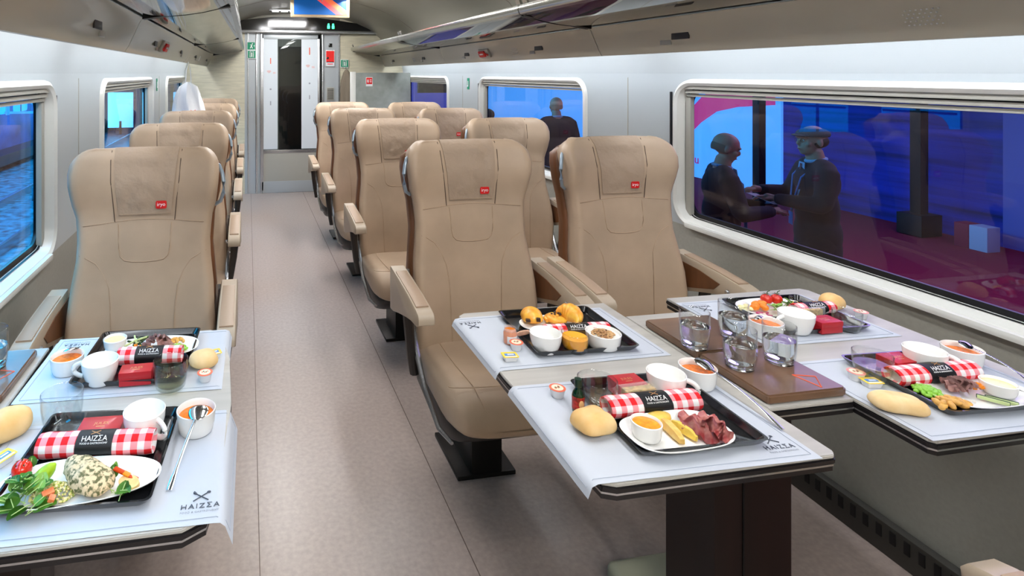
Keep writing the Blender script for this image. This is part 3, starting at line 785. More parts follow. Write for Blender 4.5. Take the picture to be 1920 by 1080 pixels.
# left table
r = empty('dining_table', (-.27, 1.26, 0)); tag(r, 'smaller grey wood table by the left wall carrying two place settings', 'table')
def loc2(poly): return [(x+.27, y-1.26) for x, y in poly]
b = MB(); leaf(b, loc2([(-.49, .93), (-.49, .915), (-.10, .915), (-.065, .935), (-.045, 1.05), (-.035, 1.25), (-.045, 1.45), (-.07, 1.59), (-.10, 1.615), (-.475, 1.615), (-.49, 1.60)][::1])); b.build('aisle_leaf', r, sharp=40)
b = MB(); leaf(b, loc2([(-.722, .95), (-.50, .95), (-.50, 1.58), (-.722, 1.58)])); b.build('wall_leaf', r, sharp=40)
b = MB(); b.box((-.24, 0, .37), (.20, .14, .70), leg_wood, .006); b.build('leg', r)
b = MB(); b.prism(shrink([(-.20, -.33), (.19, -.33), (.19, .33), (-.20, .33)], .95), .705, .72, blackmat); b.build('underframe', r)
r = empty('brown_console', (-.62, 1.35, TZ)); tag(r, 'glossy brown folding tray panel at the wall end of the left table', 'console')
for y0, y1, nm in ((1.09, 1.322, 'front_flap'), (1.326, 1.54, 'rear_flap')):
    b = MB(); b.prism(rr(.212, y1-y0, .008, 3, .0, (y0+y1)/2-1.35), .001, .018, console_m, bev=.0035)
    if nm == 'rear_flap':
        for (x0, ya), (x1, yb_) in [((.075, .05), (.093, .08)), ((.093, .08), (.06, .09)), ((.075, .05), (.05, .03))]: b.tube([(x0, ya, .0183), (x1, yb_, .0183)], .001, orange_print, 4)
    b.build(nm, r)

# ------------------------------------------------------------------ placemats
def placemat(c, w, d, rot, label, bend=None, flip=False, lx=.052):
    """paper sheet; hangs over the table edge where it leaves the table"""
    b = MB(); t = bmesh.new(); nx, ny = 44, 30
    uvl = []
    V = []
    def h(x, y):
        z = TZ+.0012+.0006*abs(noise.noise(Vector((x*9+c[0]*3, y*9, 1))))
        lim0, lim1, front, back = bend
        dx = max(0, x-lim1, lim0-x)
        z -= dx*dx*30 if dx < .015 else .00675+(dx-.015)*.93
        dy = max(0, front-y); z -= dy*dy*14
        return z
    def hx(x):
        for lim, sg in ((bend[0], -1), (bend[1], 1)):
            dx = (x-lim)*sg
            if dx > .012: return lim+sg*(.012+(dx-.012)*.35)
        return x
    M = T(c[0], c[1], 0, 0, 0, rot)
    for j in range(ny+1):
        row = []
        for i in range(nx+1):
            p = M @ Vector((-w/2+w*i/nx, -d/2+d*j/ny, 0)); row.append(t.verts.new((hx(p.x), p.y, h(p.x, p.y))))
        V.append(row)
    for j in range(ny):
        for i in range(nx): t.faces.new((V[j][i], V[j][i+1], V[j+1][i+1], V[j+1][i]))
    bmesh.ops.recalc_face_normals(t, faces=t.faces[:]); bmesh.ops.solidify(t, geom=t.faces[:], thickness=.0004)
    b.merge(t, paper)
    # printed border and logo
    m = .012; R = [(-w/2+m, -d/2+m), (w/2-m, -d/2+m), (w/2-m, d/2-m), (-w/2+m, d/2-m)]
    for a, bb_ in zip(R, R[1:]+R[:1]):
        pts = []
        for k in range(25):
            p = M @ Vector((lerp(a[0], bb_[0], k/24), lerp(a[1], bb_[1], k/24), 0)); pts.append((hx(p.x), p.y, h(p.x, p.y)+.0008))
        b.tube(pts, .0005, paper_line, 4)
    o = b.build('placemat', sharp=60)
    q = MB(); lm = T(c[0], c[1], 0, 0, 0, rot+(PI if flip else 0)) @ T(w/2-lx, -d/2+.042, 0)
    p0 = lm @ Vector((0, 0, 0)); z = h(p0.x, p0.y)+.0012
    L = Matrix.Translation((0, 0, z)) @ lm
    q.text('HAIZ\u03a3A', .0145, black_print, L @ T(0, -.004, 0), .0002, space=1.25); q.text('FOOD & GASTRONOMY', .0052, grey_print, L @ T(0, -.016, 0), .0001, space=1.1)
    for s in (-1, 1):
        q.tube([L @ Vector((-s*.012, .008, 0)), L @ Vector((s*.009, .024, 0))], .0009, black_print, 5)
    q.ell(L @ Vector((.0115, .0262, 0)), (.0034, .0028, .0006), black_print, 10)
    q.tube([L @ Vector((-.0085, .024, 0)), L @ Vector((-.0125, .0275, 0))], [.0016, .0024], black_print, 5)
    q.build('printed_logo', o)
    tag(o, label, 'placemat', 'white paper placemats'); return o
placemat((-.228, 1.074), .46, .305, -.02, 'white paper placemat under the chicken plate tray, left table', (-.49, -.048, .915, 9), lx=.076)
placemat((-.262, 1.462), .455, .30, -.03, 'white paper placemat under the far tray of the left table', (-.50, -.062, .9, 9), flip=True)
placemat((.795, 1.045), .475, .312, -.02, 'white paper placemat under the ham tray', (.588, 1.09, .89, 9))
placemat((.798, 1.42), .475, .295, 0, 'white paper placemat under the pastry tray', (.590, 1.09, .8, 9), flip=True)
placemat((1.512, 1.035), .45, .30, -.02, 'white paper placemat under the tray at the right frame edge', (1.28, 1.79, .89, 9))
placemat((1.50, 1.41), .44, .29, -.02, 'white paper placemat under the tomato salad tray by the window', (1.28, 1.79, .8, 9), flip=True)

# ------------------------------------------------------------------ serving trays
def tray(c, w, d, rot, label):
    b = MB(); z = TZ+.002
    def rg(k, zz, r=.012): return [(x, y, zz) for x, y in rr(w-2*k, d-2*k, r, 4)]
    b.rings([rg(.012, 0), rg(.006, .006), rg(0, .015), rg(-.001, .0165), rg(.003, .0165), rg(.010, .0045), rg(.014, .0032)], tray_m)
    o = b.build('serving_tray', loc=(c[0], c[1], z), rz=rot); tag(o, label, 'tray', 'black serving trays'); return o
ZI = TZ+.0055      # on a tray
ZM = TZ+.002       # on a mat
tray((-.270, 1.100), .250, .262, -.07, 'black serving tray with the herbed chicken plate, left table')
tray((-.258, 1.472), .250, .258, -.06, 'black serving tray with the bean and carrot plate, far side of the left table')
tray((.838, 1.428), .272, .252, -.04, 'black serving tray carrying pastries and orange juice')
tray((.832, 1.052), .262, .250, -.03, 'black serving tray carrying the cured ham plate')
tray((1.537, 1.410), .262, .225, -.03, 'black serving tray with the tomato salad plate by the window')
tray((1.525, 1.048), .240, .236, -.05, 'black serving tray with the green bean plate at the right frame edge')

# ------------------------------------------------------------------ tableware
def cup(p, label, r=.039, h=.058, ha=None, fill=None, name='coffee_cup', group=None, sy=1, cat='cup', lv=.6, fl=None):
    o = empty(name, p)
    b = MB(); k = .66 if name == 'coffee_cup' else .8
    b.lathe([(0, 0), (r*k, 0), (r*k+.002, .003), (r*(.5+k*.54), h*.35), (r*.97, h*.7), (r, h), (r-.0015, h+.001), (r-.003, h-.001), (r*.97-.003, h*.7), (r*(.5+k*.54)-.003, h*.35), (r*k-.002, .006), (0, .005)], porcelain, 40, sy=sy)
    b.build('bowl', o, sharp=60)
    if ha is not None:
        b = MB(); M = T(0, 0, 0, 0, 0, ha)
        b.tube([M @ Vector((r*.90+.024*math.sin(PI*(.5+k_)/15), 0, h*.56+h*.30*math.cos(PI*(.5+k_)/15))) for k_ in range(15)], .0042, porcelain, 10, flat=1.3); b.build('handle', o, sharp=80)
    if fill:
        b = MB(); rl = r*(.85+.11*(lv-.35)/.35)-.0028
        b.lathe([(0, -.004), (rl-.003, -.004), (rl, 0), (0, .0004)], fill, 32, sy=sy)
        f = b.build(fl[0], loc=(p[0], p[1], p[2]+h*lv)); tag(f, fl[1], fl[2])
    return tag(o, label, cat, group)
def tumbler(p, label, r=.036, h=.068, liquid=None, lv=.35, name='drinking_glass', group=None, fl=None, thick=.006, rb=None, tall=False):
    rb = rb or r*.82; b = MB(); t = .0016
    def rad(z): 
        f = z/h
        return rb+(r-rb)*math.sin(min(1, f*1.25)*PI/2) if not tall else rb+(r-rb)*math.sin(min(1, f*1.8)*PI/2)-.0015*max(0, f-.6)
    zs = [0, .003, .01, .2*h, .4*h, .6*h, .8*h, h]
    prof = [(0, 0)]+[(rad(z)-(.002 if z == 0 else 0), z) for z in zs]+[(rad(h)-t*.5, h+.0006), (rad(h)-t, h)]+[(rad(z)-t, z) for z in zs[::-1] if z > thick]+[(rad(thick)-t-.003, thick), (0, thick)]
    if tall:
        o = empty(name, p)
        b.lathe([(rad(z), z) for z in zs[1:]]+[(rad(h)-t*.5, h+.0006), (rad(h)-t, h)]+[(rad(z)-t, z) for z in zs[::-1] if z > 0], tumbler_m, 36, cap0=False, cap1=False); b.build('glass_wall', o, sharp=60)
        b = MB(); b.lathe([(0, 0), (rad(0)-.003, 0), (rad(0)-.0005, .002), (rad(.006)-.0022, .006), (rad(thick)-.0022, thick-.001), (rad(thick)*.8, thick-.003), (0, thick-.0045)], glass_m, 36); b.build('thick_base', o, sharp=60)
    else:
        b.lathe(prof, tumbler_m, 36); o = b.build(name, loc=p, sharp=60)
    tag(o, label, 'glass', group)
    if liquid:
        b = MB(); zl = thick+(h-thick)*lv; st = [thick+.0004, thick+(zl-thick)*.3, thick+(zl-thick)*.65, zl]
        b.lathe([(0, st[0]), (rad(st[0])-t-.0036, st[0])]+[(rad(z)-t-.0003, z) for z in st[1:]]+[(0, zl)], liquid, 36)
        f = b.build(fl[0], loc=p, sharp=60); tag(f, fl[1], fl[2])
    return o
def spoon(tip, end, label, up=.0, rise=.0, name='spoon', sz=.02, mid=None, group=None):
    """tip = bowl end, end = handle end"""
    a, c = Vector(tip), Vector(end); d = (c-a); L = d.length; dn = d.normalized(); side = dn.cross(Vector((0, 0, 1))).normalized(); nrm = side.cross(dn)
    b = MB(); pts = []
    n = 14; R = []
    for k in range(n+1):
        f = k/n
        w = .0026+.0006*f+(.0016 if f > .8 else 0); zz = rise*math.sin(f*PI)
        c0 = a.lerp(c, .16+.84*f)+Vector((0, 0, zz)); R.append([c0+side*w*x+nrm*.0009*y for x, y in ((1, 0), (.6, 1), (-.6, 1), (-1, 0), (-.6, -1), (.6, -1))])
    b.rings(R, steel)
    t = bmesh.new(); bmesh.ops.create_uvsphere(t, u_segments=20, v_segments=12, radius=1)
    Lb = L*.17
    for v in t.verts:
        x, y, z = v.co
        dep = -.0055*(1-x*x-y*y) if z < 0 else -.0045*(1-x*x-y*y)
        v.co = a+dn*(Lb*.5+y*Lb*.62)+side*x*sz*(.5+.06*y*-1)+nrm*(dep*(-1 if up else 1)+z*.0006)
    b.merge(t, steel)
    return tag(b.build(name, sharp=60), label, 'spoon', group)
def red_box(p, rz, label, w=.078, d=.05, h=.03):
    o = empty('red_gift_box', p, rz); b = MB(); b.box((0, 0, h*.32), (w-.002, d-.002, h*.64), box_red, .0012); b.build('base', o)
    b = MB(); b.box((0, 0, h*.80), (w, d, h*.42), box_red, .0014)
    b.text('JULES', .011, gold_print, T(0, .002, h*1.012, 0, 0, 0), .0002); b.box((0, -.007, h*1.012), (.016, .002, .0003), gold_print); b.build('lid', o)
    return tag(o, label, 'box', 'small red boxes')
def napkin(p0, p1, label, r=.021, flip=False):
    p0, p1 = Vector(p0), Vector(p1); L = (p1-p0).length; ang = math.atan2(p1.y-p0.y, p1.x-p0.x)
    c = (p0+p1)/2; o = empty('napkin_roll', (c.x, c.y, c.z), ang)
    def ring(x, k=1, ph=0): return [(x, r*k*1.15*math.cos(2*PI*j/36)*(1+.03*math.sin(3*2*PI*j/36+ph)), r*k*.95*math.sin(2*PI*j/36)) for j in range(36)]
    b = MB(); cell = .0245; per = 2*PI*r
    xs = [-L/2+L*i/16 for i in range(17)]
    R = [ring(x, 1+.02*math.sin(i*1.7), i*.2) for i, x in enumerate(xs)]
    R = [ring(-L/2+.012, .55), ring(-L/2+.001, .72), ring(-L/2, .93)]+R[1:-1]+[ring(L/2, .93), ring(L/2-.001, .72), ring(L/2-.012, .55)]
    b.rings(R, gingham_m, uvs=(1/cell, round(per/cell)))
    b.build('gingham_cloth', o, sharp=60)
    b = MB(); R = [[(x, y*1.035, z*1.035) for _, y, z in ring(x)] for x in (-.032, -.015, 0, .015, .032)]
    b.rings(R, band_black)
    fa = PI if flip else 0
    M = T(0, 0, 0, 0, 0, fa) @ T(0, 0, 0, math.radians(38), 0, 0) @ T(0, 0, r*1.14)
    b.text('HAIZ\u03a3A', .0125, white_print, M @ T(0, -.001, 0), .0003); b.text('FOOD & GASTRONOMY', .0044, white_print, M @ T(0, -.0085, -.0003), .0002)
    for s in (-1, 1): b.tube([M @ Vector((-s*.008, .0065, -.0003)), M @ Vector((s*.008, .0125, -.0016))], .0007, gold_print, 4)
    b.build('paper_band', o, sharp=60)
    return tag(o, label, 'napkin', 'rolled red gingham napkins')
def plate(p, w, d, rz, label, e=2.8, egg=0, h=.012):
    b = MB(); R = []
    def rg(k, z):
        o = []
        for x, y in sup(w*k, d*k, e, 56): o.append((x, y*(1+egg*x/(w/2)), z))
        return o
    b.rings([rg(.60, 0), rg(.66, .0015), rg(.90, h*.7), rg(1, h), rg(1.0, h+.0012), rg(.975, h+.0014), rg(.88, h*.62), rg(.70, .0045), rg(.5, .004)], porcelain)
    o = b.build('dinner_plate', loc=p, rz=rz, sharp=70); return tag(o, label, 'plate')
def leafm(b, c, L, w, az, el, m_, cup_=.2):
    if m_ is not tomato_green: L, w = L*.88, w*1.25
    t = bmesh.new(); nx, ny = 6, 8; V = []
    for j in range(ny+1):
        f = j/ny; ww = w*max(.08, math.sin(PI*min(1, f**.8*.90+.08)))**.6
        V.append([t.verts.new((ww*(-.5+i/nx), L*f, cup_*w*((abs(-1+2*i/nx))**2)*.5-.25*L*(f-.4)**2)) for i in range(nx+1)])
    for j in range(ny):
        for i in range(nx): t.faces.new((V[j][i], V[j][i+1], V[j+1][i+1], V[j+1][i]))
    bmesh.ops.solidify(t, geom=t.faces[:], thickness=.0008)
    b.merge(t, m_, Matrix.Translation(c) @ Euler((el, 0, az)).to_matrix().to_4x4())
def salad_leaf(c, L, w, az, el, m_, label, group):
    b = MB(); leafm(b, (0, 0, 0), L, w, 0, 0, m_); o = b.build('salad_leaf', loc=c); o.rotation_euler = (el, 0, az)
    tag(o, label, 'leaf', group); q = MB(); q.tube([(0, -.012, -.003), (0, .0, .0002), (0, L*.7, .0012)], .0008, stem_m, 5); q.build('stem', o)
    return o
def creamer(p, label, rz=0, lid=lid_orange, group=None):
    o = empty('creamer_pot', p, rz); b = MB(); b.lathe([(0, 0), (.0115, 0), (.0125, .002), (.0155, .0155), (.0165, .0165), (.0165, .018), (0, .018)], cup_clear, 24); b.build('cup', o, sharp=50)
    b = MB(); b.lathe([(0, 0), (.0172, 0), (.0174, .0006), (0, .0009)], lid, 24, T(0, 0, .0182)); b.lathe([(0, 0), (.0125, 0), (0, .0004)], lid_cream, 20, T(0, 0, .0192))
    for k in range(5): b.box((-.006+.003*k, .002*math.sin(k*2), .0197), (.002, .005, .0004), tomato_green if k % 2 else lid)
    b.build('foil_lid', o); return tag(o, label, 'creamer', group)
def butter(p, rz, label):
    o = empty('butter_packet', p, rz); b = MB(); b.rings([[(x, y, z) for x, y in rr(w, d, .003, 3)] for w, d, z in ((.028, .019, 0), (.034, .025, .012))], cup_clear); b.build('tub', o, sharp=50)
    b = MB(); b.prism(rr(.038, .028, .003, 3), .012, .0128, butter_y); b.box((0, 0, .0131), (.026, .010, .0006), butter_b); b.box((.002, .0, .0134), (.016, .004, .0004), white_print); b.box((0, -.0095, .0131), (.03, .003, .0005), white_print); b.build('foil_lid', o)
    return tag(o, label, 'butter')
def bread(p, r, rz, label, m_=bread_m, amp=.004, seed=1, name='bread_roll', pillow=False):
    b = MB(); t = bmesh.new(); bmesh.ops.create_uvsphere(t, u_segments=32, v_segments=20, radius=1)
    for v in t.verts:
        x, y, z = v.co; e = .62 if pillow else .85
        x = math.copysign(abs(x)**e, x); y = math.copysign(abs(y)**e, y)
        q = Vector((x*r[0], y*r[1], z*r[2] if z > 0 else z*r[2]*.55))
        n_ = noise.noise(q*28+Vector((seed, seed*2, 0))); q += Vector((x, y, z))*amp*n_
        if z > 0: q.z -= amp*.8*max(0, 1-abs(y)*5)*(.6 if pillow else .3)
        v.co = q+Vector((0, 0, r[2]*.5))
    b.merge(t, m_); o = b.build(name, loc=p, rz=rz, sharp=80); return tag(o, label, 'bread')

# ---- setting one: left table, near (chicken plate)
q = P(115, 800, ZI); tumbler((q.x, q.y+.005, ZI), 'empty low glass on the chicken tray, left table', r=.039, h=.066)
q = P(190, 795, ZI+.03); red_box((q.x, q.y, ZI), -.05, 'red gift box between the empty glass and white cup, chicken tray')
q = P(271, 768, ZI+.052); cup((q.x, q.y, ZI), 'white cup with milk and a handle, chicken tray', .039, .052, -.75, milk_m, fl=('milk', 'milk inside the white cup on the chicken tray', 'milk'), lv=.45)
q = P(368, 766, ZM+.042); sb = (q.x, q.y, ZM); cup(sb, 'white bowl of orange soup beside the chicken tray with a spoon over it', .0375, .042, None, soup_m, name='soup_bowl', cat='bowl', fl=('soup', 'orange soup in the bowl beside the chicken tray', 'soup'), lv=.72)
a = P(375, 770, ZM+.052); c = P(317, 920, ZM+.002); spoon((a.x, a.y+.008, ZM+.056), (c.x, c.y, ZM+.003), 'steel spoon leaning from the soup bowl down beside the chicken tray', rise=.004, up=1, sz=.038)
napkin(P(74, 836, ZI+.021), P(290, 826, ZI+.021), 'rolled red gingham napkin with black band behind the chicken plate')
q = P(150, 905, ZI+.008); plate((q.x, q.y, ZI), .262, .118, .01, 'white oval plate under the herbed chicken', e=2.3, egg=-.12)
def chicken():
    q = P(163, 888, ZI+.025); b = MB(); t = bmesh.new(); bmesh.ops.create_uvsphere(t, u_segments=44, v_segments=28, radius=1)
    for v in t.verts:
        x, y, z = v.co; k = 1-.3*y; p = Vector((x*.030*k, y*.055, (z if z > 0 else z*.5)*.021))
        p += v.co*(.0035*noise.noise(p*60)+.0015*noise.noise(p*180)); v.co = p
    b.merge(t, chicken_m); o = b.build('chicken_breast', loc=(q.x, q.y, ZI+.022), rz=.85, sharp=90); o.rotation_euler.x = .1
    tag(o, 'herbed grilled chicken breast on the oval plate', 'chicken')
chicken()
random.seed(3)
b = MB()
for k in range(420):
    a_ = random.random()*2*PI; rr_ = random.random()**.6; x = rr_*math.cos(a_)*.036; y = rr_*math.sin(a_)*.024
    b.ell((x, y, .002+.016*(1-rr_**2)*random.uniform(.7, 1.05)), (.0022, .0022, .0018), random.choice((couscous_m, couscous_m, mat('couscous_pale', (240, 228, 180), .6), mat('couscous_green', (150, 160, 70), .6))), 5)
q = P(100, 925, ZI+.01); tag(b.build('couscous', loc=(q.x, q.y, ZI+.006)), 'pile of couscous between the salad leaves and the chicken', 'couscous', kind='stuff')
for n_, (u_, v_, L_) in enumerate(((90, 925, .018), (97, 936, .013))):
    b = MB(); b.box((0, 0, 0), (L_, .010, .006), mat('smoked_salmon', (236, 122, 74), .4, var=(60, .15)), .002); q = P(u_, v_, ZI+.022)
    o = b.build('salmon_piece', loc=(q.x, q.y, ZI+.023), rz=.6+n_); o.rotation_euler.x = .4; tag(o, ('larger' if n_ == 0 else 'smaller')+' orange diced piece on top of the couscous', 'diced piece')
q = P(41, 880, ZI+.02); o = empty('cherry_tomato', (q.x, q.y, ZI+.02)); b = MB(); b.ell((0, 0, 0), (.0165, .0165, .015), tomato_m, 24); b.build('flesh', o); b = MB()
for k in range(5): leafm(b, (0, 0, .0145), .013, .004, k*1.256, -.2, tomato_green)
b.tube([(0, 0, .014), (.002, 0, .022)], .001, tomato_green, 5); b.build('calyx', o); tag(o, 'cherry tomato among the leaves on the chicken plate', 'tomato')
q = P(80, 890, ZI+.02); o = empty('lime_wedge', (q.x, q.y, ZI+.018), .5); b = MB()
R = []
for k in range(9):
    f = -1+2*k/8; s_ = math.sqrt(max(0.02, 1-f*f)); R.append([(f*.024, s_*.012*math.cos(a_), s_*.014*math.sin(a_)) for a_ in [PI*j/10 for j in range(11)]])
b.rings(R, lime_m); b.build('peel', o); b = MB(); b.rings([[(x, y, z-.0005) for x, y, z in ((r_[0][0]*.96, r_[0][1]*.92, 0), (r_[0][0]*.96, -r_[0][1]*.92, 0))] for r_ in R], mat('lime_flesh', (196, 216, 110), .25), close=False); b.build('flesh', o); o.rotation_euler = (.9, -.5, .6); tag(o, 'lime wedge standing beside the cherry tomato on the chicken plate', 'lime')
for n_, (u_, v_, L_, w_, az, el, m_) in enumerate(((52, 905, .03, .02, .9, .5, leaf_m), (70, 900, .026, .02, -.8, .4, leaf_m), (34, 935, .034, .02, 1.5, .2, leaf_m), (48, 948, .036, .018, 2.6, .1, leaf_m), (62, 950, .034, .021, -1.4, .2, leaf_m), (20, 950, .03, .018, 2.2, .3, leaf_m), (50, 925, .026, .018, -.4, .7, leaf_pale), (58, 875, .02, .015, .2, .8, leaf_m), (30, 915, .024, .017, .5, .6, leaf_pale), (76, 945, .03, .019, -1.8, .3, leaf_m), (40, 930, .022, .015, -1.9, .8, leaf_pale), (14, 940, .026, .014, 1.9, .5, leaf_m))):
    q = P(u_, v_, ZI+.018); salad_leaf((q.x, q.y, ZI+.012+.0015*(n_ % 4)), L_, w_, az, el, m_, 'small green lamb lettuce leaf in the bunch at the left end of the chicken plate', 'lettuce leaves left of the couscous')
random.seed(31)
for n_ in range(14):
    q = P(50+random.uniform(-34, 24), 922+random.uniform(-28, 28), ZI+.02); salad_leaf((q.x, q.y, ZI+.016+random.uniform(0, .012)), random.uniform(.02, .03), .018, random.uniform(-3, 3), random.uniform(.1, .8), random.choice((leaf_m, leaf_m, leaf_pale)), 'small green lamb lettuce leaf in the bunch at the left end of the chicken plate', 'lettuce leaves left of the couscous')
for n_, (u_, v_, L_, w_, az, el, m_) in enumerate(((205, 905, .026, .018, .8, .5, leaf_m), (222, 915, .03, .02, -2.2, .3, leaf_m), (212, 893, .022, .014, .1, 1.0, leaf_m), (226, 922, .026, .016, -.3, .5, leaf_m), (214, 888, .024, .010, -.2, 1.2, leaf_pale), (202, 912, .02, .016, 1.8, .4, leaf_m))):
    q = P(u_, v_, ZI+.018); salad_leaf((q.x, q.y, ZI+.012+.0015*(n_ % 3)), L_, w_, az, el, m_, 'small green lamb lettuce leaf in the bunch right of the chicken', 'lettuce leaves right of the chicken')
q = P(236, 886, ZI+.025); b = MB(); b.box((0, 0, 0), (.046, .008, .003), pepper_m, .001); b.box((.002, 0, .0003), (.012, .0085, .003), carrot_m, .001); o = b.build('pepper_strip', loc=(q.x, q.y, ZI+.023), rz=-.42); o.rotation_euler.y = .25; tag(o, 'red pepper strip at the right end of the chicken plate', 'pepper')
q = P(243, 905, ZI+.015); b = MB(); b.rings([[(x, y, z) for x, y in sup(.038, .022, 2, 24)] for z in (0, .007)], mat('apple_slice', (246, 226, 150), .4, var=(50, .12), col2=(238, 176, 110))); o = b.build('apple_slice', loc=(q.x, q.y, ZI+.012), rz=-.5); o.rotation_euler.x = .3; tag(o, 'pale fruit slice under the red pepper strip', 'fruit slice')
q = P(12, 822, ZM); bread((q.x-.003, q.y+.012, ZM), (.046, .036, .033), .9, 'crusty bread roll at the left frame edge beside the chicken tray', bread_pale, seed=4)
q = P(6, 868, ZM); butter((q.x, q.y, ZM), 1.0, 'yellow butter packet at the left frame edge beside the chicken tray')

# ---- setting two: left table, far
q = P(126, 666, ZM+.038); cup((q.x, q.y, ZM), 'white bowl of orange soup left of the far left tray', .037, .038, None, soup_m, name='soup_bowl', cat='bowl', fl=('soup', 'orange soup in the bowl left of the far left tray', 'soup'), lv=.72)
spoon((q.x+.006, q.y+.012, ZM+.044), (q.x-.03, q.y+.115, ZM+.004), 'steel spoon resting across the soup bowl at the far left setting', up=1, sz=.036)
q = P(188, 674, ZI+.05); cup((q.x, q.y, ZI), 'white cup with its handle to the left, far left tray', .040, .050, PI*.95, milk_m, fl=('milk', 'milk in the cup on the far left tray', 'milk'), lv=.4)
q = P(290, 652, ZI+.01); plate((q.x-.005, q.y, ZI), .225, .118, 0, 'white plate with carrot, meat and green beans, far left tray', e=2.4)
px_, py_ = q.x, q.y
q = P(216, 634, ZI+.034); cup((q.x, q.y, ZI+.010), 'small white dish of cream sauce on the far left plate', .028, .024, None, cream_m, name='sauce_dish', cat='dish', fl=('cream_sauce', 'cream sauce in the dish on the far left plate', 'sauce'), lv=.8)
random.seed(11)
def strew(name, n, c, ex, ey, z0, fn, label, cat, group, hump=.012):
    """n pieces heaped over an ellipse, each an object of its own"""
    first_ = fn()
    for k in range(n):
        o = first_ if k == 0 else first_.copy()
        if k: COL.objects.link(o)
        a_ = 2.399*k; rr_ = math.sqrt((k+.5)/n)
        o.location = (c[0]+ex*rr_*math.cos(a_), c[1]+ey*rr_*math.sin(a_), z0+hump*(1-rr_*rr_)+random.uniform(0, .001))
        o.rotation_euler = (random.uniform(-.4, .4), random.uniform(-.4, .4), random.random()*PI)
        tag(o, label, cat, group)
def f_bean(): b = MB(); b.ell((0, 0, 0), (.0075, .0045, .0038), bean_m, 12); return b.build('green_bean', sharp=90)
def f_stick(m_, L, w_, nm):
    def f(): b = MB(); b.box((0, 0, 0), (L, w_, w_*.9), m_, w_*.2); return b.build(nm)
    return f
def f_lump(m_, r_, nm, amp=.002):
    def f(): b = MB(); b.ell((0, 0, 0), r_, m_, 14, amp, 80, seed=len(nm)); return b.build(nm, sharp=90)
    return f
def f_slice(m_, L, w_, nm, thick=.0035):
    def f():
        b = MB(); t = bmesh.new(); nx, ny = 14, 8; V = []
        for j in range(ny+1):
            V.append([t.verts.new((L*(-.5+i/nx)*(1-.15*abs(-1+2*j/ny)), w_*(-.5+j/ny)+.002*math.sin(i*.9), .008*math.sin(i/nx*PI)*math.cos((j/ny-.5)*2)+.003*math.sin(i*1.1+j*.7))) for i in range(nx+1)])
        for j in range(ny):
            for i in range(nx): t.faces.new((V[j][i], V[j][i+1], V[j+1][i+1], V[j+1][i]))
        bmesh.ops.solidify(t, geom=t.faces[:], thickness=thick); b.merge(t, m_); return b.build(nm, sharp=80)
    return f
q = P(256, 656, ZI+.02); strew('c', 16, (q.x, q.y+.004), .030, .012, ZI+.012, f_stick(carrot_m, .026, .0042, 'carrot_stick'), 'orange carrot stick in the heap behind the napkin, far left plate', 'carrot', 'carrot sticks on the far left plate', .010)
q = P(262, 640, ZI+.02); strew('c', 7, (q.x, q.y), .018, .012, ZI+.014, f_stick(cuke_skin, .034, .0045, 'cucumber_stick'), 'dark green cucumber stick on the far left plate', 'cucumber', 'cucumber sticks on the far left plate', .010)
q = P(262, 642, ZI+.02); strew('c', 5, (q.x-.004, q.y), .018, .012, ZI+.019, f_stick(cuke_flesh, .032, .004, 'cucumber_stick'), 'pale cucumber stick without skin on the far left plate', 'cucumber', 'pale cucumber sticks on the far left plate', .010)
q = P(297, 641, ZI+.02); strew('c', 6, (q.x, q.y), .026, .012, ZI+.014, f_slice(meat_m, .034, .022, 'meat_slice'), 'folded slice of roast meat in the heap, far left plate', 'meat', 'meat slices on the far left plate', .016)
q = P(333, 650, ZI+.02); strew('c', 22, (q.x, q.y), .020, .018, ZI+.012, f_bean, 'shelled green edamame bean in the pile, far left plate', 'green bean', 'edamame beans on the far left plate', .010)
q = P(332, 634, ZI+.02); strew('c', 8, (q.x, q.y), .022, .007, ZI+.012, f_lump(nut_m, (.009, .0045, .005), 'fried_wedge'), 'golden fried wedge at the back of the far left plate', 'potato wedge', 'fried wedges on the far left plate', .006)
napkin(P(222, 668, ZI+.02), P(342, 663, ZI+.02), 'rolled red gingham napkin on the far left tray behind the red box', flip=False, r=.02)
q = P(256, 690, ZI+.03); red_box((q.x, q.y, ZI), 0, 'red gift box between the cup and the wine glass, far left tray', w=.07, d=.04)
q = P(320, 674, ZI+.06); tumbler((q.x, q.y, ZI), 'low glass with white wine on the far left tray', r=.0375, h=.06, liquid=wine_m, lv=.4, fl=('white_wine', 'white wine in the glass on the far left tray', 'wine'))
q = P(384, 715, ZM); creamer((q.x, q.y+.004, ZM), 'creamer pot with orange lid in front of the round bread roll, left table')
q = P(380, 695, ZM); bread((q.x, q.y+.022, ZM), (.034, .026, .026), .2, 'round bread roll right of the far left tray', bread_m, seed=8)
q = P(398, 672, ZM); butter((q.x+.002, q.y+.006, ZM), .3, 'butter packet behind the round bread roll on the left table')

# ---- setting three: pastries
q = P(1035, 606, ZI+.01); plate((q.x-.01, q.y-.003, ZI), .165, .10, 0, 'white plate under the pastries', e=2.3)
def pastry_choc(c):
    b = MB(); R = []
    for k in range(13):
        f = -1+2*k/12; s_ = math.sqrt(max(.05, 1-abs(f)**3.5)); w = .0285*s_*(1+.05*math.cos(k*2.4)); h_ = .024*s_*(1+.06*math.cos(k*2.4))
        R.append([(w*math.cos(2*PI*j/28), f*.034, h_*(math.sin(2*PI*j/28) if math.sin(2*PI*j/28) > 0 else .4*math.sin(2*PI*j/28))) for j in range(28)])
    b.rings(R, pastry_m); o = empty('chocolate_pastry', c, -.35); b.build('dough', o, sharp=80)
    b = MB(); b.box((-.014, -.034, .004), (.012, .010, .008), choc, .002); b.box((.013, -.034, .008), (.011, .010, .009), choc, .002); b.build('chocolate_filling', o)
    tag(o, 'golden pastry with two chocolate ends, leftmost on the pastry plate', 'pastry')
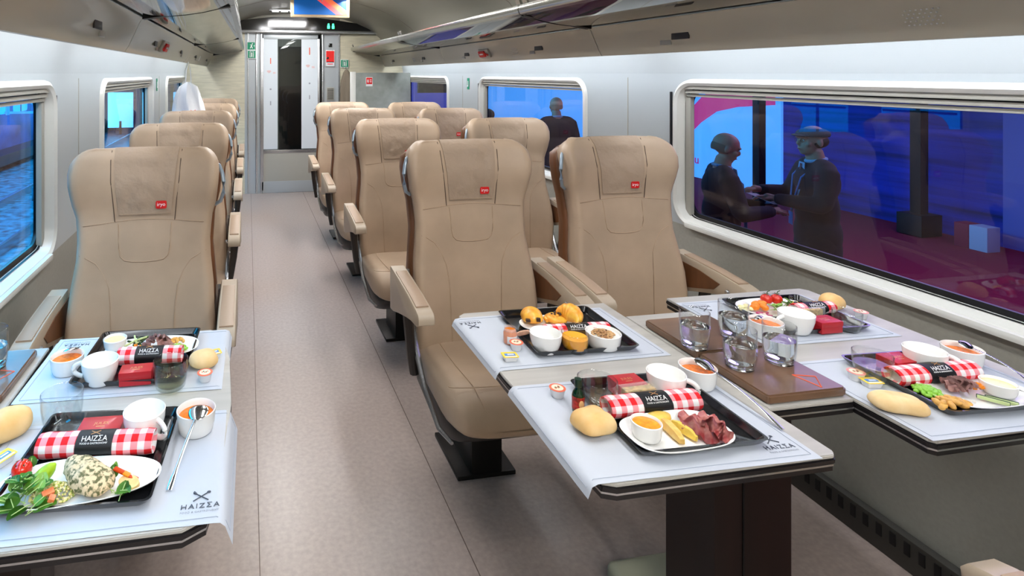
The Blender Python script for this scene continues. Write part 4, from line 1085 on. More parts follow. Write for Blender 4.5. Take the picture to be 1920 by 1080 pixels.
q = P(997, 600, ZI+.01); pastry_choc((q.x, q.y, ZI+.018))
q = P(1043, 600, ZI+.014); o = empty('raisin_swirl', (q.x, q.y, ZI+.014)); b = MB()
for tt in (0,):
    pts = []; rs = []
    for k in range(60):
        a_ = k*.27; pts.append(((.003+.0017*a_)*math.cos(a_), (.003+.0017*a_)*math.sin(a_), .010+.002*math.sin(k)-.0005*a_)); rs.append(.0058)
    b.tube(pts, rs, pastry_m, 8)
b.lathe([(0, 0), (.028, 0), (.030, .008), (.02, .012), (0, .012)], pastry_m, 24); b.build('dough', o, sharp=90)
b = MB()
for k in range(7): b.ell((.014*math.cos(k*1.9)*(.4+k*.12), .012*math.sin(k*1.9)*(.4+k*.1), .019), (.0035, .0028, .0022), choc, 8)
b.build('raisins', o)['kind'] = 'thing'; tag(o, 'flat swirl pastry with raisins between the two tall pastries', 'pastry')
def croissant(c):
    b = MB(); R = []; n = 40
    for k in range(n+1):
        f = -1+2*k/n; a_ = f*1.25; cx = .036*math.sin(a_); cy = .036*math.cos(a_)-.030
        rad = .0235*max(.05, 1-abs(f)**1.9)*(1+.10*abs(math.sin(f*11)))
        dx, dy = math.sin(a_), math.cos(a_)
        R.append([(cx+dx*rad*math.cos(2*PI*j/20), cy+dy*rad*math.cos(2*PI*j/20), max(-.014, rad*.95*math.sin(2*PI*j/20))) for j in range(20)])
    b.rings(R, pastry_m); o = b.build('croissant', loc=c, rz=-1.1, sharp=80); o.rotation_euler = (.35, .1, -1.15); tag(o, 'croissant propped up at the right of the pastry plate', 'croissant')
q = P(1070, 600, ZI+.02); croissant((q.x, q.y+.004, ZI+.034))
q = P(958, 644, ZM); o = empty('jam_jar', (q.x, q.y+.005, ZM), .2); b = MB(); hexp = [(.017*math.cos(2*PI*j/24)*(1+.04*math.cos(6*2*PI*j/24)), .017*math.sin(2*PI*j/24)*(1+.04*math.cos(6*2*PI*j/24))) for j in range(24)]
b.rings([[(x*k, y*k, z) for x, y in hexp] for k, z in ((.9, 0), (1, .003), (1, .026), (.86, .030), (.86, .034))], jam_m); b.build('jam', o, sharp=60)
b = MB(); b.rings([[(x*k, y*k, z) for x, y in hexp] for k, z in ((.93, -.0005), (1.04, .003), (1.04, .028), (.92, .032), (.92, .040), (.88, .040), (.88, .032))], film_m, True, False); b.build('glass_jar', o, sharp=60)
b = MB(); b.rings([[(.0183*math.cos(a_), .0183*math.sin(a_), z) for a_ in [math.radians(-150+12*j) for j in range(9)]] for z in (.004, .022)], white_print, close=False); b.box((-.004, -.0182, .013), (.008, .001, .008), butter_b); b.build('label', o); tag(o, 'small jar of orange jam left of the pastry tray', 'jar')
q = P(984, 640, ZI); b = MB()
b.rings([[(x*k, y*k+.0, z) for x, y in sup(.014, .046, 2.2, 24)] for k, z in ((.8, 0), (1, .004), (.9, .009), (.3, .011))], mat('biscuit', (222, 176, 150), .6, var=(60, .1))); o = b.build('biscuit', loc=(q.x, q.y+.006, ZI+.014), rz=.5); o.rotation_euler.x = -.5; tag(o, 'oblong pinkish biscuit between the jam jar and white bowl', 'biscuit')
q = P(968, 655, ZM); creamer((q.x, q.y, ZM), 'creamer pot with orange lid between the jam jar and butter packet')
q = P(957, 676, ZM); butter((q.x, q.y+.003, ZM), -.1, 'yellow and blue butter packet left of the pastry tray')
q = P(1023, 623, ZI+.046); cup((q.x, q.y, ZI), 'empty looking white cup on the pastry tray left of the juice', .039, .046, None, milk_m, fl=('milk', 'milk in the cup on the pastry tray', 'milk'), lv=.5)
q = P(1078, 623, ZI+.044); tumbler((q.x, q.y, ZI), 'low glass of orange juice on the pastry tray', r=.033, h=.044, rb=.03, liquid=juice_m, lv=.72, fl=('orange_juice', 'orange juice in the glass on the pastry tray', 'juice'))
q = P(1131, 622, ZI+.036); cup((q.x, q.y, ZI), 'white bowl of yogurt and cereal on the pastry tray', .043, .036, None, milk_m, name='cereal_bowl', cat='bowl', fl=('yogurt', 'white yogurt under the cereal on the pastry tray', 'yogurt'), lv=.8)
b = MB(); random.seed(5)
for k in range(170):
    a_ = random.random()*2*PI; r_ = random.random()**.55*.027; b.ell((r_*math.cos(a_), r_*math.sin(a_), .001+.008*(1-(r_/.027)**2)*random.random()), (.0036, .0026, .0018), choc if k % 17 == 0 else granola_m, 6)
tag(b.build('cereal', loc=(q.x, q.y, ZI+.030)), 'heap of toasted cereal in the bowl on the pastry tray', 'cereal', kind='stuff')
napkin(P(1020, 622, ZI+.018), P(1140, 616, ZI+.018), 'rolled red gingham napkin behind the juice on the pastry tray', r=.018)

# ---- setting four: ham plate
q = P(1047, 745, ZM); creamer((q.x, q.y+.004, ZM), 'creamer pot with orange lid beside the small green bottle', .4)
q = P(1084, 776, ZM); o = empty('sauce_bottle', (q.x, q.y, ZI+.001)); b = MB(); b.lathe([(0, 0), (.0105, 0), (.012, .002), (.012, .036), (.010, .042), (.006, .048), (.0052, .054), (0, .054)], bottle_g, 28); b.build('bottle_body', o, sharp=60)
b = MB(); b.lathe([(0, .052), (.0072, .052), (.0076, .054), (.0072, .068), (0, .069)], mat('bottle_cap', (14, 44, 30), .35), 24); b.build('cap', o, sharp=50)
b = MB(); b.lathe([(.0123, .008), (.0124, .034)], bottle_label, 28, cap0=False, cap1=False); b.ell((0, -.0122, .021), (.006, .0008, .008), mat('label_cream', (214, 170, 120), .5), 10); b.build('label', o); tag(o, 'tiny dark green oil bottle with red label at the ham tray corner', 'bottle')
q = P(1118, 812, ZM); bread((q.x-.002, q.y+.008, ZM+.004), (.039, .034, .024), .25, 'pale ciabatta roll at the left edge of the ham tray', bread_pale, seed=9, pillow=True)
q = P(1120, 712, ZI+.064); tumbler((q.x, q.y, ZI), 'empty low glass at the back corner of the ham tray', r=.039, h=.066)
q = P(1178, 713, ZI+.03); red_box((q.x, q.y+.004, ZI), .0, 'red gift box behind the cracker packet, ham tray', w=.066, d=.044)
q = P(1197, 730, ZI+.02); o = empty('cracker_packet', (q.x, q.y-.004, ZI), .03); b = MB(); b.box((0, 0, .014), (.078, .024, .026), cracker_m, .005); b.build('crackers', o)
b = MB(); b.box((0, 0, .015), (.088, .029, .031), film_m, .003); b.build('film_wrapper', o); tag(o, 'clear wrapped packet of crackers behind the ham tray napkin', 'crackers')
q = P(1249, 698, ZI+.052); cup((q.x, q.y, ZI), 'white cup with handle at the back of the ham tray', .039, .052, -.7, milk_m, fl=('milk', 'milk in the cup at the back of the ham tray', 'milk'), lv=.45)
q = P(1308, 686, ZM+.042); cup((q.x, q.y, ZM), 'white bowl of orange soup between the ham tray and the brown console', .0385, .042, None, soup_m, name='soup_bowl', cat='bowl', fl=('soup', 'orange soup in the bowl beside the brown console', 'soup'), lv=.68)
c = P(1468, 806, ZM+.002); spoon((q.x+.012, q.y+.012, ZM+.051), (c.x, c.y, ZM+.003), 'steel spoon lying from the soup bowl along the brown console', rise=.008, up=1, sz=.036)
napkin(P(1136, 764, ZI+.02), P(1304, 748, ZI+.02), 'rolled red gingham napkin with black band behind the ham plate')
q = P(1268, 812, ZI+.012); plate((q.x, q.y, ZI+.001), .205, .118, .03, 'white rounded plate under the cured ham', e=3.2, h=.016)
q = P(1212, 792, ZI+.036); cup((q.x, q.y, ZI+.008), 'small white dish of orange sauce on the ham plate', .0275, .03, None, orange_sauce, name='sauce_dish', cat='dish', fl=('orange_sauce', 'orange sauce in the dish on the ham plate', 'sauce'), lv=.85)
q = P(1243, 790, ZI+.014); b = MB(); R = [[(x, y, z) for x, y in sup(.056*k, .034*k, 2, 28)] for k, z in ((.9, 0), (1, .003), (.95, .008), (.5, .011))]; b.rings(R, omelette_m); tag(b.build('omelette_slice', loc=(q.x, q.y+.012, ZI+.010), rz=.2, sharp=80), 'yellow omelette slice behind the cheese on the ham plate', 'omelette')
for n_, (u_, v_, L_, rz_, m_, lb, rx_) in enumerate(((1259, 806, .062, 1.48, mat('tortilla_wedge', (240, 212, 136), .5, var=(50, .15), col2=(224, 168, 74)), 'long pale tortilla wedge standing in front of the omelette, ham plate', .2), (1281, 806, .052, 1.83, cheese_m, 'thin yellow cheese wedge next to the ham', .3))):
    q = P(u_, v_, ZI+.016); b = MB(); wd = .016 if n_ == 0 else .009
    b.rings([[(x_, -wd/2*k, 0), (x_, wd/2*k, 0), (x_, wd/2*k, .013*k2), (x_, -wd/2*k*.6, .015*k2)] for x_, k, k2 in ((-L_/2, .7, .6), (-L_/4, 1, 1), (L_/4, 1, 1.1), (L_/2, .45, .8))], m_)
    o = b.build('tortilla_wedge' if n_ == 0 else 'cheese_wedge', loc=(q.x, q.y, ZI+.009), rz=rz_, sharp=40); o.rotation_euler.x = rx_; tag(o, lb, 'wedge' if n_ == 0 else 'cheese')
fs = f_slice(ham_m, .056, .034, 'ham_slice', .004); first_ = fs()
for n_, (u_, v_, rz_, rx_, sc, lb) in enumerate(((1300, 785, -.5, .3, 1.0, 'folded slice of dark red cured ham, back left of the ham heap'), (1313, 803, -.9, .2, 1.15, 'largest folded slice of cured ham at the front of the ham heap'), (1334, 790, -.6, .4, .9, 'slice of cured ham at the back of the ham heap'), (1344, 806, -1.1, .3, .95, 'slice of cured ham at the right end of the ham heap'))):
    o = first_ if n_ == 0 else first_.copy()
    if n_: COL.objects.link(o)
    q = P(u_, v_, ZI+.022); o.location = (q.x, q.y, ZI+.012+.003*n_); o.rotation_euler = (rx_, .25, rz_); o.scale = (sc, sc, 1.3); tag(o, lb, 'ham', 'slices of cured ham on the ham plate')

# ---- setting five: window, far (tomato salad)
q = P(1452, 577, ZI+.01); plate((q.x, q.y, ZI), .215, .13, 0, 'white plate under the tomato salad by the window', e=2.5); pc = q
for n_, (u_, v_, lb) in enumerate(((1437, 562, 'cherry tomato on the stem, left of the pair by the window'), (1456, 562, 'cherry tomato on the stem, right of the pair by the window'))):
    q = P(u_, v_, ZI+.022); o = empty('cherry_tomato', (q.x, q.y, ZI+.024)); b = MB(); b.ell((0, 0, 0), (.0155, .0155, .0145), tomato_m, 24); b.build('flesh', o); b = MB()
    for k in range(5): leafm(b, (0, 0, .0135), .012, .004, k*1.256+n_, .2, tomato_green)
    b.tube([(0, 0, .013), (.004, 0, .022), (.012, 0, .024)], .0012, tomato_green, 5); b.build('calyx', o); tag(o, lb, 'tomato', 'cherry tomatoes by the window')
q = P(1425, 572, ZI+.02); strew('m', 5, (q.x, q.y), .022, .016, ZI+.016, f_lump(melon_m, (.014, .010, .009), 'melon_chunk'), 'orange melon chunk in front of the tomatoes by the window', 'melon', 'melon chunks on the tomato salad plate', .008)
q = P(1397, 572, ZI+.02); strew('m', 8, (q.x, q.y), .022, .014, ZI+.010, f_lump(mat('egg_salad', (244, 234, 180), .5), (.009, .007, .005), 'cheese_crumb'), 'pale cheese crumb at the left of the tomato salad plate', 'cheese', 'pale crumbs on the tomato salad plate', .006)
random.seed(21)
for n_ in range(14):
    q = P(1466+random.uniform(-16, 22), 573+random.uniform(-6, 6), ZI+.02); salad_leaf((q.x, q.y, ZI+.012+random.uniform(0, .010)), random.uniform(.018, .03), .014, random.uniform(-3, 3), random.uniform(.1, .7), random.choice((leaf_m, leaf_m, leaf_pale)), 'small green salad leaf right of the tomatoes by the window', 'salad leaves on the tomato salad plate')
q = P(1495, 568, ZI+.02); strew('m', 12, (q.x, q.y), .028, .018, ZI+.012, f_lump(mat('pasta_piece', (240, 218, 116), .45), (.009, .005, .0045), 'pasta_piece'), 'yellow pasta piece at the right of the tomato salad plate', 'pasta', 'pasta pieces on the tomato salad plate', .007)
for u_, v_, lb in ((1483, 556, 'black olive at the back of the tomato salad plate'), (1500, 564, 'black olive at the right of the tomato salad plate'), (1492, 567, 'black olive in the middle of the pasta')):
    q = P(u_, v_, ZI+.028); b = MB(); b.ell((0, 0, 0), (.0065, .0058, .005), olive_m, 12); o = b.build('olive', loc=(q.x, q.y, ZI+.026)); tag(o, lb, 'olive', 'olives on the tomato salad plate')
for n_, (u_, v_) in enumerate(((1425, 586), (1443, 588), (1432, 590))):
    q = P(u_, v_, ZI+.014); b = MB(); b.tube([(.010*math.cos(a_), .007*math.sin(a_), 0) for a_ in [k*.35 for k in range(12)]], .0018, onion_m, 6); tag(b.build('onion_ring', loc=(q.x, q.y, ZI+.012), rz=n_), 'thin pink onion ring at the front rim of the tomato salad plate', 'onion', 'onion rings on the tomato salad plate')
q = P(1436, 601, ZM+.042); cup((q.x, q.y, ZM), 'white bowl of orange soup behind the water glasses', .040, .042, None, soup_m, name='soup_bowl', cat='bowl', fl=('soup', 'orange soup in the bowl behind the water glasses', 'soup'), lv=.74)
spoon((q.x-.004, q.y+.008, ZM+.047), (q.x-.06, q.y+.09, ZM+.01), 'steel spoon across the soup bowl behind the water glasses', up=1, sz=.034)
q = P(1487, 588, ZI+.048); cup((q.x+.01, q.y, ZI), 'large white cup left of the red box on the tomato salad tray', .042, .050, PI, milk_m, fl=('milk', 'milk in the cup on the tomato salad tray', 'milk'), lv=.4)
q = P(1546, 598, ZI+.03); red_box((q.x, q.y, ZI), -.0, 'red gift box on the tomato salad tray by the window', w=.068, d=.045)
q = P(1523, 585, ZI+.02); o = empty('cracker_packet', (q.x, q.y+.01, ZI), 0); b = MB(); b.box((0, 0, .014), (.07, .024, .026), cracker_m, .005); b.build('crackers', o)
b = MB(); b.box((0, 0, .015), (.08, .029, .031), film_m, .003); b.build('film_wrapper', o); tag(o, 'clear wrapped packet of crackers behind the red box by the window', 'crackers')
napkin(P(1500, 585, ZI+.019)+Vector((.0, .018, 0)), P(1568, 580, ZI+.019)+Vector((.005, .018, 0)), 'rolled red gingham napkin behind the red box by the window', r=.017)
q = P(1594, 597, ZI+.03); tumbler((q.x-.01, q.y, ZI), 'empty low glass at the right end of the tomato salad tray', r=.033, h=.05)
q = P(1578, 587, ZM); bread((q.x+.01, q.y+.035, ZM), (.034, .028, .028), .1, 'round bread roll behind the tomato salad tray by the window', bread_pale, seed=15)
q = P(1616, 600, ZM); creamer((q.x+.012, q.y+.012, ZM), 'creamer pot with pink lid right of the tomato salad tray', 0, mat('creamer_lid_pink', (236, 150, 140), .4))

# ---- setting six: window, near (green beans)
q = P(1636, 664, ZI+.055); tumbler((q.x, q.y, ZI), 'low glass with white wine at the right frame edge tray', r=.037, h=.058, liquid=wine_m, lv=.5, fl=('white_wine', 'white wine in the glass at the green bean tray', 'wine'))
q = P(1684, 670, ZI+.03); red_box((q.x, q.y, ZI), -.02, 'red gift box behind the wine glass on the green bean tray', w=.066, d=.048)
q = P(1734, 656, ZI+.050); cup((q.x, q.y, ZI), 'white cup with handle at the back of the green bean tray', .040, .052, -.65, milk_m, fl=('milk', 'milk in the cup on the green bean tray', 'milk'), lv=.4)
q = P(1804, 651, ZM+.042); cup((q.x, q.y, ZM), 'white bowl of orange soup closest to the right window', .0385, .042, None, soup_m, name='soup_bowl', cat='bowl', fl=('soup', 'orange soup in the bowl closest to the right window', 'soup'), lv=.72)
c = P(1925, 725, ZM+.002); spoon((q.x+.01, q.y+.01, ZM+.051), (c.x+.02, c.y, ZM+.004), 'steel spoon lying from the bowl closest to the right window', rise=.008, up=1, sz=.036)
napkin(P(1672, 706, ZI+.02), P(1822, 692, ZI+.02), 'rolled red gingham napkin with black band behind the green beans')
q = P(1830, 735, ZI+.012); plate((q.x, q.y, ZI+.001), .225, .126, .0, 'white rounded plate under the green beans and meat at the right frame edge', e=2.8, h=.015)
q = P(1738, 728, ZI+.02); strew('m', 34, (q.x+.002, q.y), .022, .022, ZI+.012, f_bean, 'shelled green edamame bean in the pile at the right frame edge', 'green bean', 'edamame beans at the right frame edge', .009)
q = P(1795, 722, ZI+.02); strew('m', 9, (q.x, q.y), .036, .012, ZI+.015, f_slice(meat_m, .036, .022, 'meat_slice'), 'slice of roast meat in the row behind the fried wedges', 'meat', 'meat slices at the right frame edge', .012)
q = P(1782, 750, ZI+.02); strew('m', 14, (q.x, q.y), .034, .014, ZI+.012, f_lump(nut_m, (.012, .0062, .006), 'fried_wedge', .001), 'golden fried wedge in front of the meat at the right frame edge', 'potato wedge', 'fried wedges at the right frame edge', .008)
q = P(1812, 748, ZI+.02); b = MB(); random.seed(9)
for k in range(80): b.ell((random.gauss(0, .008), random.gauss(0, .006), random.random()*.005), (.0028, .0015, .0015), rice_m, 5)
tag(b.build('white_rice', loc=(q.x, q.y+.004, ZI+.008)), 'small heap of white grains between the meat and wedges', 'rice', kind='stuff')
q = P(1833, 722, ZI+.02); strew('m', 7, (q.x, q.y), .014, .010, ZI+.014, f_stick(carrot_m, .010, .007, 'carrot_cube'), 'orange carrot cube between the meat and the sauce dish', 'carrot', 'carrot cubes at the right frame edge', .006)
q = P(1872, 716, ZI+.032); cup((q.x, q.y, ZI+.008), 'small white dish of cream sauce at the right frame edge', .030, .024, None, cream_m, name='sauce_dish', cat='dish', fl=('cream_sauce', 'cream sauce in the dish at the right frame edge', 'sauce'), lv=.8)
for n_, (u_, v_, rz_, lb) in enumerate(((1862, 748, -.95, 'left cucumber slice with dark skin, green bean plate'), (1878, 749, -.85, 'right cucumber slice with dark skin, green bean plate'))):
    q = P(u_, v_, ZI+.015); o = empty('cucumber_slice', (q.x, q.y, ZI+.013), rz_); b = MB(); b.box((0, 0, 0), (.048, .004, .008), cuke_skin, .001); b.build('skin', o); b = MB(); b.box((0, -.003, 0), (.046, .003, .007), cuke_flesh, .001); b.build('flesh', o); tag(o, lb, 'cucumber')
q = P(1690, 772, ZM); bread((q.x, q.y+.008, ZM), (.048, .030, .022), -.42, 'long ciabatta roll in front of the green bean tray', bread_m, seed=22, pillow=True)
q = P(1605, 712, ZM); creamer((q.x, q.y, ZM), 'creamer pot with pink lid beside the wine glass at the right', 0, MATS['creamer_lid_pink'])
q = P(1634, 724, ZM); butter((q.x, q.y, ZM), -.15, 'yellow and blue butter packet behind the long ciabatta roll')

# ---- water glasses on the console
ZC = TZ+.0205
for u_, v_, lb in ((1302, 650, 'tall water glass at the left of the four on the brown console'), (1375, 632, 'tall water glass at the back of the four on the brown console'), (1387, 688, 'tall water glass at the front of the four on the brown console'), (1461, 678, 'tall water glass at the right of the four on the brown console')):
    q = P(u_, v_, ZC); tumbler((q.x, q.y, ZC), lb, r=.0345, h=.090, liquid=water_m, lv=.55, thick=.013, rb=.029, tall=True, group='four water glasses on the brown console', fl=('water', 'water in the '+lb[5:], 'water'))
q = P(-12, 690, ZC-.002); tumbler((q.x-.004, q.y, ZC-.002), 'water glass at the left frame edge on the wall console', r=.0345, h=.090, liquid=water_m, lv=.5, thick=.013, rb=.029, tall=True, fl=('water', 'water in the glass at the left frame edge', 'water'))

# ------------------------------------------------------------------ people outside on the exhibition platform
def person(loc_, rz, H, label, elbows, wrists, hair='bald', lean=0, head_rz=0, head_rx=0, coat_len=.62, hold=None, female=False, seated=False, cols=None):
    root = empty('person', loc_, rz); root.scale = (H/1.75,)*3
    sh = [Vector((s*.185, .0, 1.43)) for s in (-1, 1)]; hip = [Vector((s*.095, .0, .93)) for s in (-1, 1)]
    knee = [Vector((s*.10, -.02, .50)) for s in (-1, 1)]; ank = [Vector((s*.11, .02, .09)) for s in (-1, 1)]
    E_ = [Vector(e) for e in elbows]; Wr = [Vector(w) for w in wrists]
    hc = Vector((0, -.03, 1.635)); HM = Matrix.Translation(hc) @ Euler((head_rx, 0, head_rz)).to_matrix().to_4x4()
    def cap(b, p, q, r0, r1, m_, k=6):
        p, q = Vector(p), Vector(q); d = q-p; n_ = 6; pts = [p-d.normalized()*r0*.7]+[p.lerp(q, i/n_) for i in range(n_+1)]+[q+d.normalized()*r1*.7]
        rs = [r0*.45]+[lerp(r0, r1, i/n_)*(1+.06*math.sin(PI*i/n_)) for i in range(n_+1)]+[r1*.45]
        b.tube(pts, rs, m_, 14)
    def rem(o, v, sm=6):
        md = o.modifiers.new('r', 'REMESH'); md.mode = 'VOXEL'; md.voxel_size = v; md.use_smooth_shade = True
        md = o.modifiers.new('s', 'SMOOTH'); md.iterations = sm; md.factor = .6; return o
    b = MB()
    # torso, neck, head in one surface
    b.ell((0, .0, 1.30), (.17, .105, .18), skin_m); b.ell((0, 0, 1.08), (.14, .10, .18), skin_m); b.ell((0, 0, .96), (.155, .11, .12), skin_m)
    cap(b, (0, .01, 1.42), (0, -.015, 1.56), .062, .056, skin_m)
    for i in (0, 1):
        cap(b, sh[i], E_[i], .048, .038, skin_m); cap(b, E_[i], Wr[i], .038, .026, skin_m)
        cap(b, hip[i], knee[i], .08, .052, skin_m); cap(b, knee[i], ank[i], .052, .036, skin_m)
        b.ell(ank[i]+Vector((0, -.07, -.045)), (.042, .12, .035), skin_m)
        # hand: palm, four fingers and a thumb
        d = (Wr[i]-E_[i]).normalized(); side = d.cross(Vector((0, 0, 1))).normalized(); up = side.cross(d); palm = Wr[i]+d*.05
        cap(b, Wr[i], palm, .024, .030, skin_m)
        for f in range(4):
            o_ = side*(-.027+.018*f); L_ = (.066, .076, .072, .056)[f]; k0 = palm+o_+d*.022; k1 = k0+d*L_*.5-up*.010; k2 = k1+d*L_*.38-up*.028
            cap(b, k0, k1, .0095, .009, skin_m); cap(b, k1, k2, .009, .0075, skin_m)
        s2 = -1 if i else 1
        t0 = Wr[i]+d*.015+side*s2*.026; t1 = t0+d*.03+side*s2*.026-up*.006; cap(b, t0, t1, .012, .010, skin_m); cap(b, t1, t1+d*.028-up*.006, .010, .008, skin_m)
    def hel(c, r): b.ell((0, 0, 0), r, skin_m, 24, M=HM @ Matrix.Translation(c))
    hel((0, .012, .03), (.078, .098, .088)); hel((0, -.030, -.045), (.058, .062, .066)); hel((0, -.055, -.085), (.03, .028, .022))
    hel((0, -.094, -.012), (.012, .020, .024)); hel((0, -.080, .030), (.055, .018, .012)); hel((0, -.086, -.056), (.024, .012, .010))
    for s in (-1, 1): hel((s*.080, .01, -.012), (.010, .020, .030)); hel((s*.045, -.06, -.02), (.022, .02, .02))
    rem(b.build('body', root), .0075, 3)
    b = MB()
    for s in (-1, 1): b.ell((s*.030, -.083, .008), (.011, .006, .006), white_print, 10, M=HM); b.ell((s*.030, -.0885, .008), (.005, .003, .005), hair_m, 8, M=HM)
    b.build('eyes', root)
    b = MB(); b.ell((0, -.0965, -.058), (.020, .004, .004), mat('lips', (140, 80, 74), .5), 10, M=HM); b.build('mouth', root)
    # clothing
    b = MB()
    b.ell((0, .005, 1.32), (.205, .135, .17), cols or suit_m); b.ell((0, .005, 1.10), (.185, .135, .24), suit_m if not cols else cols); b.ell((0, .01, .93), (.20, .145, .20), cols or suit_m)
    for i in (0, 1):
        s = (-1, 1)[i]; cap(b, sh[i]+Vector((0, .005, -.01)), E_[i], .074, .060, cols or suit_m); cap(b, E_[i], Wr[i]-(Wr[i]-E_[i]).normalized()*.02, .060, .044, cols or suit_m)
        cap(b, (s*.05, .01, 1.455), (s*.17, .005, 1.43), .058, .066, cols or suit_m)
    for k in range(5): b.ell((0, .01, .84-.03*k), (.195, .145, .06), cols or suit_m)
    rem(b.build('suit_jacket', root), .012, 8)
    b = MB()
    for i in (0, 1): cap(b, hip[i], knee[i], .105, .080, suit_m); cap(b, knee[i], ank[i]+Vector((0, 0, .0)), .080, .066, suit_m)
    rem(b.build('trousers', root), .014, 8)
    b = MB()
    for i in (0, 1): b.ell(ank[i]+Vector((0, -.06, -.045)), (.05, .14, .045), black, 16, flat=-.035)
    b.build('shoes', root)
    b = MB()
    b.rings([[(x, -.118+.02*abs(x)/.05*0-(.012 if z < 1.3 else 0)+(z-1.2)*.10, z) for x in (-w_, -w_/2, 0, w_/2, w_)] for z, w_ in ((1.10, .012), (1.2, .03), (1.3, .045), (1.4, .06), (1.47, .05))], shirt_m, close=False)
    b.tube([(.062*math.cos(a_), .0+.060*math.sin(a_), 1.49+.012*math.sin(a_)) for a_ in [2*PI*k/20 for k in range(20)]], .014, shirt_m, 8, closed=True)
    b.build('shirt', root)
    b = MB(); b.rings([[(x, -.135+(z-1.2)*.14, z) for x in (-w_, w_)] for z, w_ in ((1.12, .02), (1.3, .016), (1.42, .011), (1.46, .017))], tie_m, close=False)
    b.build('tie', root)
    b = MB(); b.tube([(-.055, .05, 1.50), (-.095, -.02, 1.475), (-.075, -.125, 1.36), (-.03, -.155, 1.18), (0, -.158, 1.08), (.03, -.155, 1.18), (.075, -.125, 1.36), (.095, -.02, 1.475), (.055, .05, 1.50)], .006, lanyard_m, 6); b.box((0, -.165, 1.03), (.07, .004, .10), lanyard_m, .002); b.build('lanyard', root)
    if hair == 'bald':
        b = MB(); t = bmesh.new(); bmesh.ops.create_uvsphere(t, u_segments=28, v_segments=18, radius=1)
        for v in t.verts: v.co = Vector((v.co.x*.0785, v.co.y*.0985+.012, v.co.z*.085))
        bmesh.ops.delete(t, geom=[v for v in t.verts if v.co.z > .03 or v.co.z < -.05 or v.co.y < -.012], context='VERTS'); b.merge(t, mat('short_hair', (146, 110, 93), .8), HM); b.build('hair', root, sharp=90)
    elif hair == 'cap':
        b = MB(); b.ell((0, .012, .055), (.094, .118, .05), cap_m, 28, M=HM, flat=-.02); b.ell((0, -.085, .045), (.07, .05, .012), cap_m, 20, M=HM); b.build('flat_cap', root)
        b = MB(); b.ell((0, .03, .0), (.081, .088, .06), hair_m, 24, M=HM); b.build('hair', root)
        b = MB()
        for s in (-1, 1): b.tube([HM @ Vector((s*.030+.018*math.cos(a_), -.092, .008+.014*math.sin(a_))) for a_ in [2*PI*k/14 for k in range(14)]], .0018, black, 5, closed=True)
        b.build('glasses', root)
    else:
        b = MB(); b.ell((0, .02, .03), (.092, .112, .10), hair_m, 28, .006, 30, M=HM, flat=None); b.ell((0, .05, -.07), (.085, .06, .13), hair_m, 24, .006, 30, M=HM); b.build('hair', root)
    if hold:
        b = MB(); b.box((0, 0, 0), hold[1], hold[2], .001, M=Matrix.Translation(hold[0]) @ Euler((.5, 0, .2)).to_matrix().to_4x4())
        o = b.build('document', root); 
    return tag(root, label, 'person')
GZ = -.72
p1 = P(1360, 255, .95)
person((3.66, 3.95, GZ), math.radians(62), 1.70, 'bald bearded man in a dark suit outside the big window, looking down at papers', [(-.27, -.06, 1.16), (.27, -.06, 1.16)], [(-.10, -.32, 1.17), (.12, -.34, 1.15)], 'bald', head_rx=.35)
person((4.36, 3.80, GZ), math.radians(-118), 1.76, 'man with a flat cap and glasses outside the big window, seen from behind', [(-.27, -.08, 1.18), (.27, -.06, 1.18)], [(-.12, -.34, 1.22), (.14, -.32, 1.20)], 'cap', head_rz=.3)
person((4.22, 7.38, GZ), math.radians(172), 1.84, 'man in a dark suit seen from behind through the middle right window', [(-.26, .02, 1.13), (.26, .02, 1.13)], [(-.25, -.10, .90), (.25, -.10, .90)], 'bald')
person((3.1, 7.9, GZ), math.radians(150), 1.72, 'dark haired woman at the left side of the middle right window', [(-.24, .02, 1.13), (.24, .02, 1.13)], [(-.2, -.12, .90), (.2, -.12, .90)], 'long')
person((3.62, 8.3, GZ), math.radians(200), 1.62, 'second dark haired woman in the middle right window, next to the first', [(-.24, .02, 1.13), (.24, .02, 1.13)], [(-.2, -.12, .90), (.2, -.12, .90)], 'long')
b = MB(); b.box((0, 0, 0), (.15, .21, .002), paper, .0005); o = b.build('paper_sheet', loc=(3.99, 3.89, .47)); o.rotation_euler = (.25, .15, .3); tag(o, 'sheet of paper between the two men outside the big window', 'paper')

# ------------------------------------------------------------------ the place outside
booth_m = mat('backlit_booth_wall', (90, 176, 246), .6, emis=((86, 180, 255), 1.25), var=(.5, .12))
pink_m = mat('booth_ribbon', (220, 70, 130), .6, emis=((226, 60, 120), .8))
violet_m = mat('booth_violet', (90, 90, 190), .6, emis=((60, 70, 200), .5))
def ribbon(b, cl, w_, m_, y=-.056):
    up_ = [(x, z+w_) for x, z in cl]; lo_ = [(x, z-w_) for x, z in cl]
    for k in range(len(cl)-1):
        t = bmesh.new(); V = [t.verts.new((px2, y, pz2)) for px2, pz2 in (lo_[k], lo_[k+1], up_[k+1], up_[k])]; t.faces.new(V); b.merge(t, m_)
hall_dark = mat('hall_wall_blue', (30, 44, 150), .7, var=(1.6, .35), stretch=(1, .3, 6))
hall_purple = mat('hall_wall_violet', (120, 110, 190), .7)
b = MB(); b.box((6.0, 4.5, GZ-.05), (8.0, 17, .1), carpet_red); struct(b.build('ground_carpet'))
b = MB(); b.box((0, 0, 0), (6.6, .1, 3.4), booth_m); b.box((-2.6, -.03, 0), (1.6, .08, 3.4), violet_m); ribbon(b, [(1.2, .5), (1.7, .25), (2.3, -.05), (3.2, -.5)], .16, pink_m); b.box((1.8, -.06, .42), (2.6, .02, .05), mat('booth_lamp', (255, 255, 255), .4, emis=((255, 255, 255), 3)))
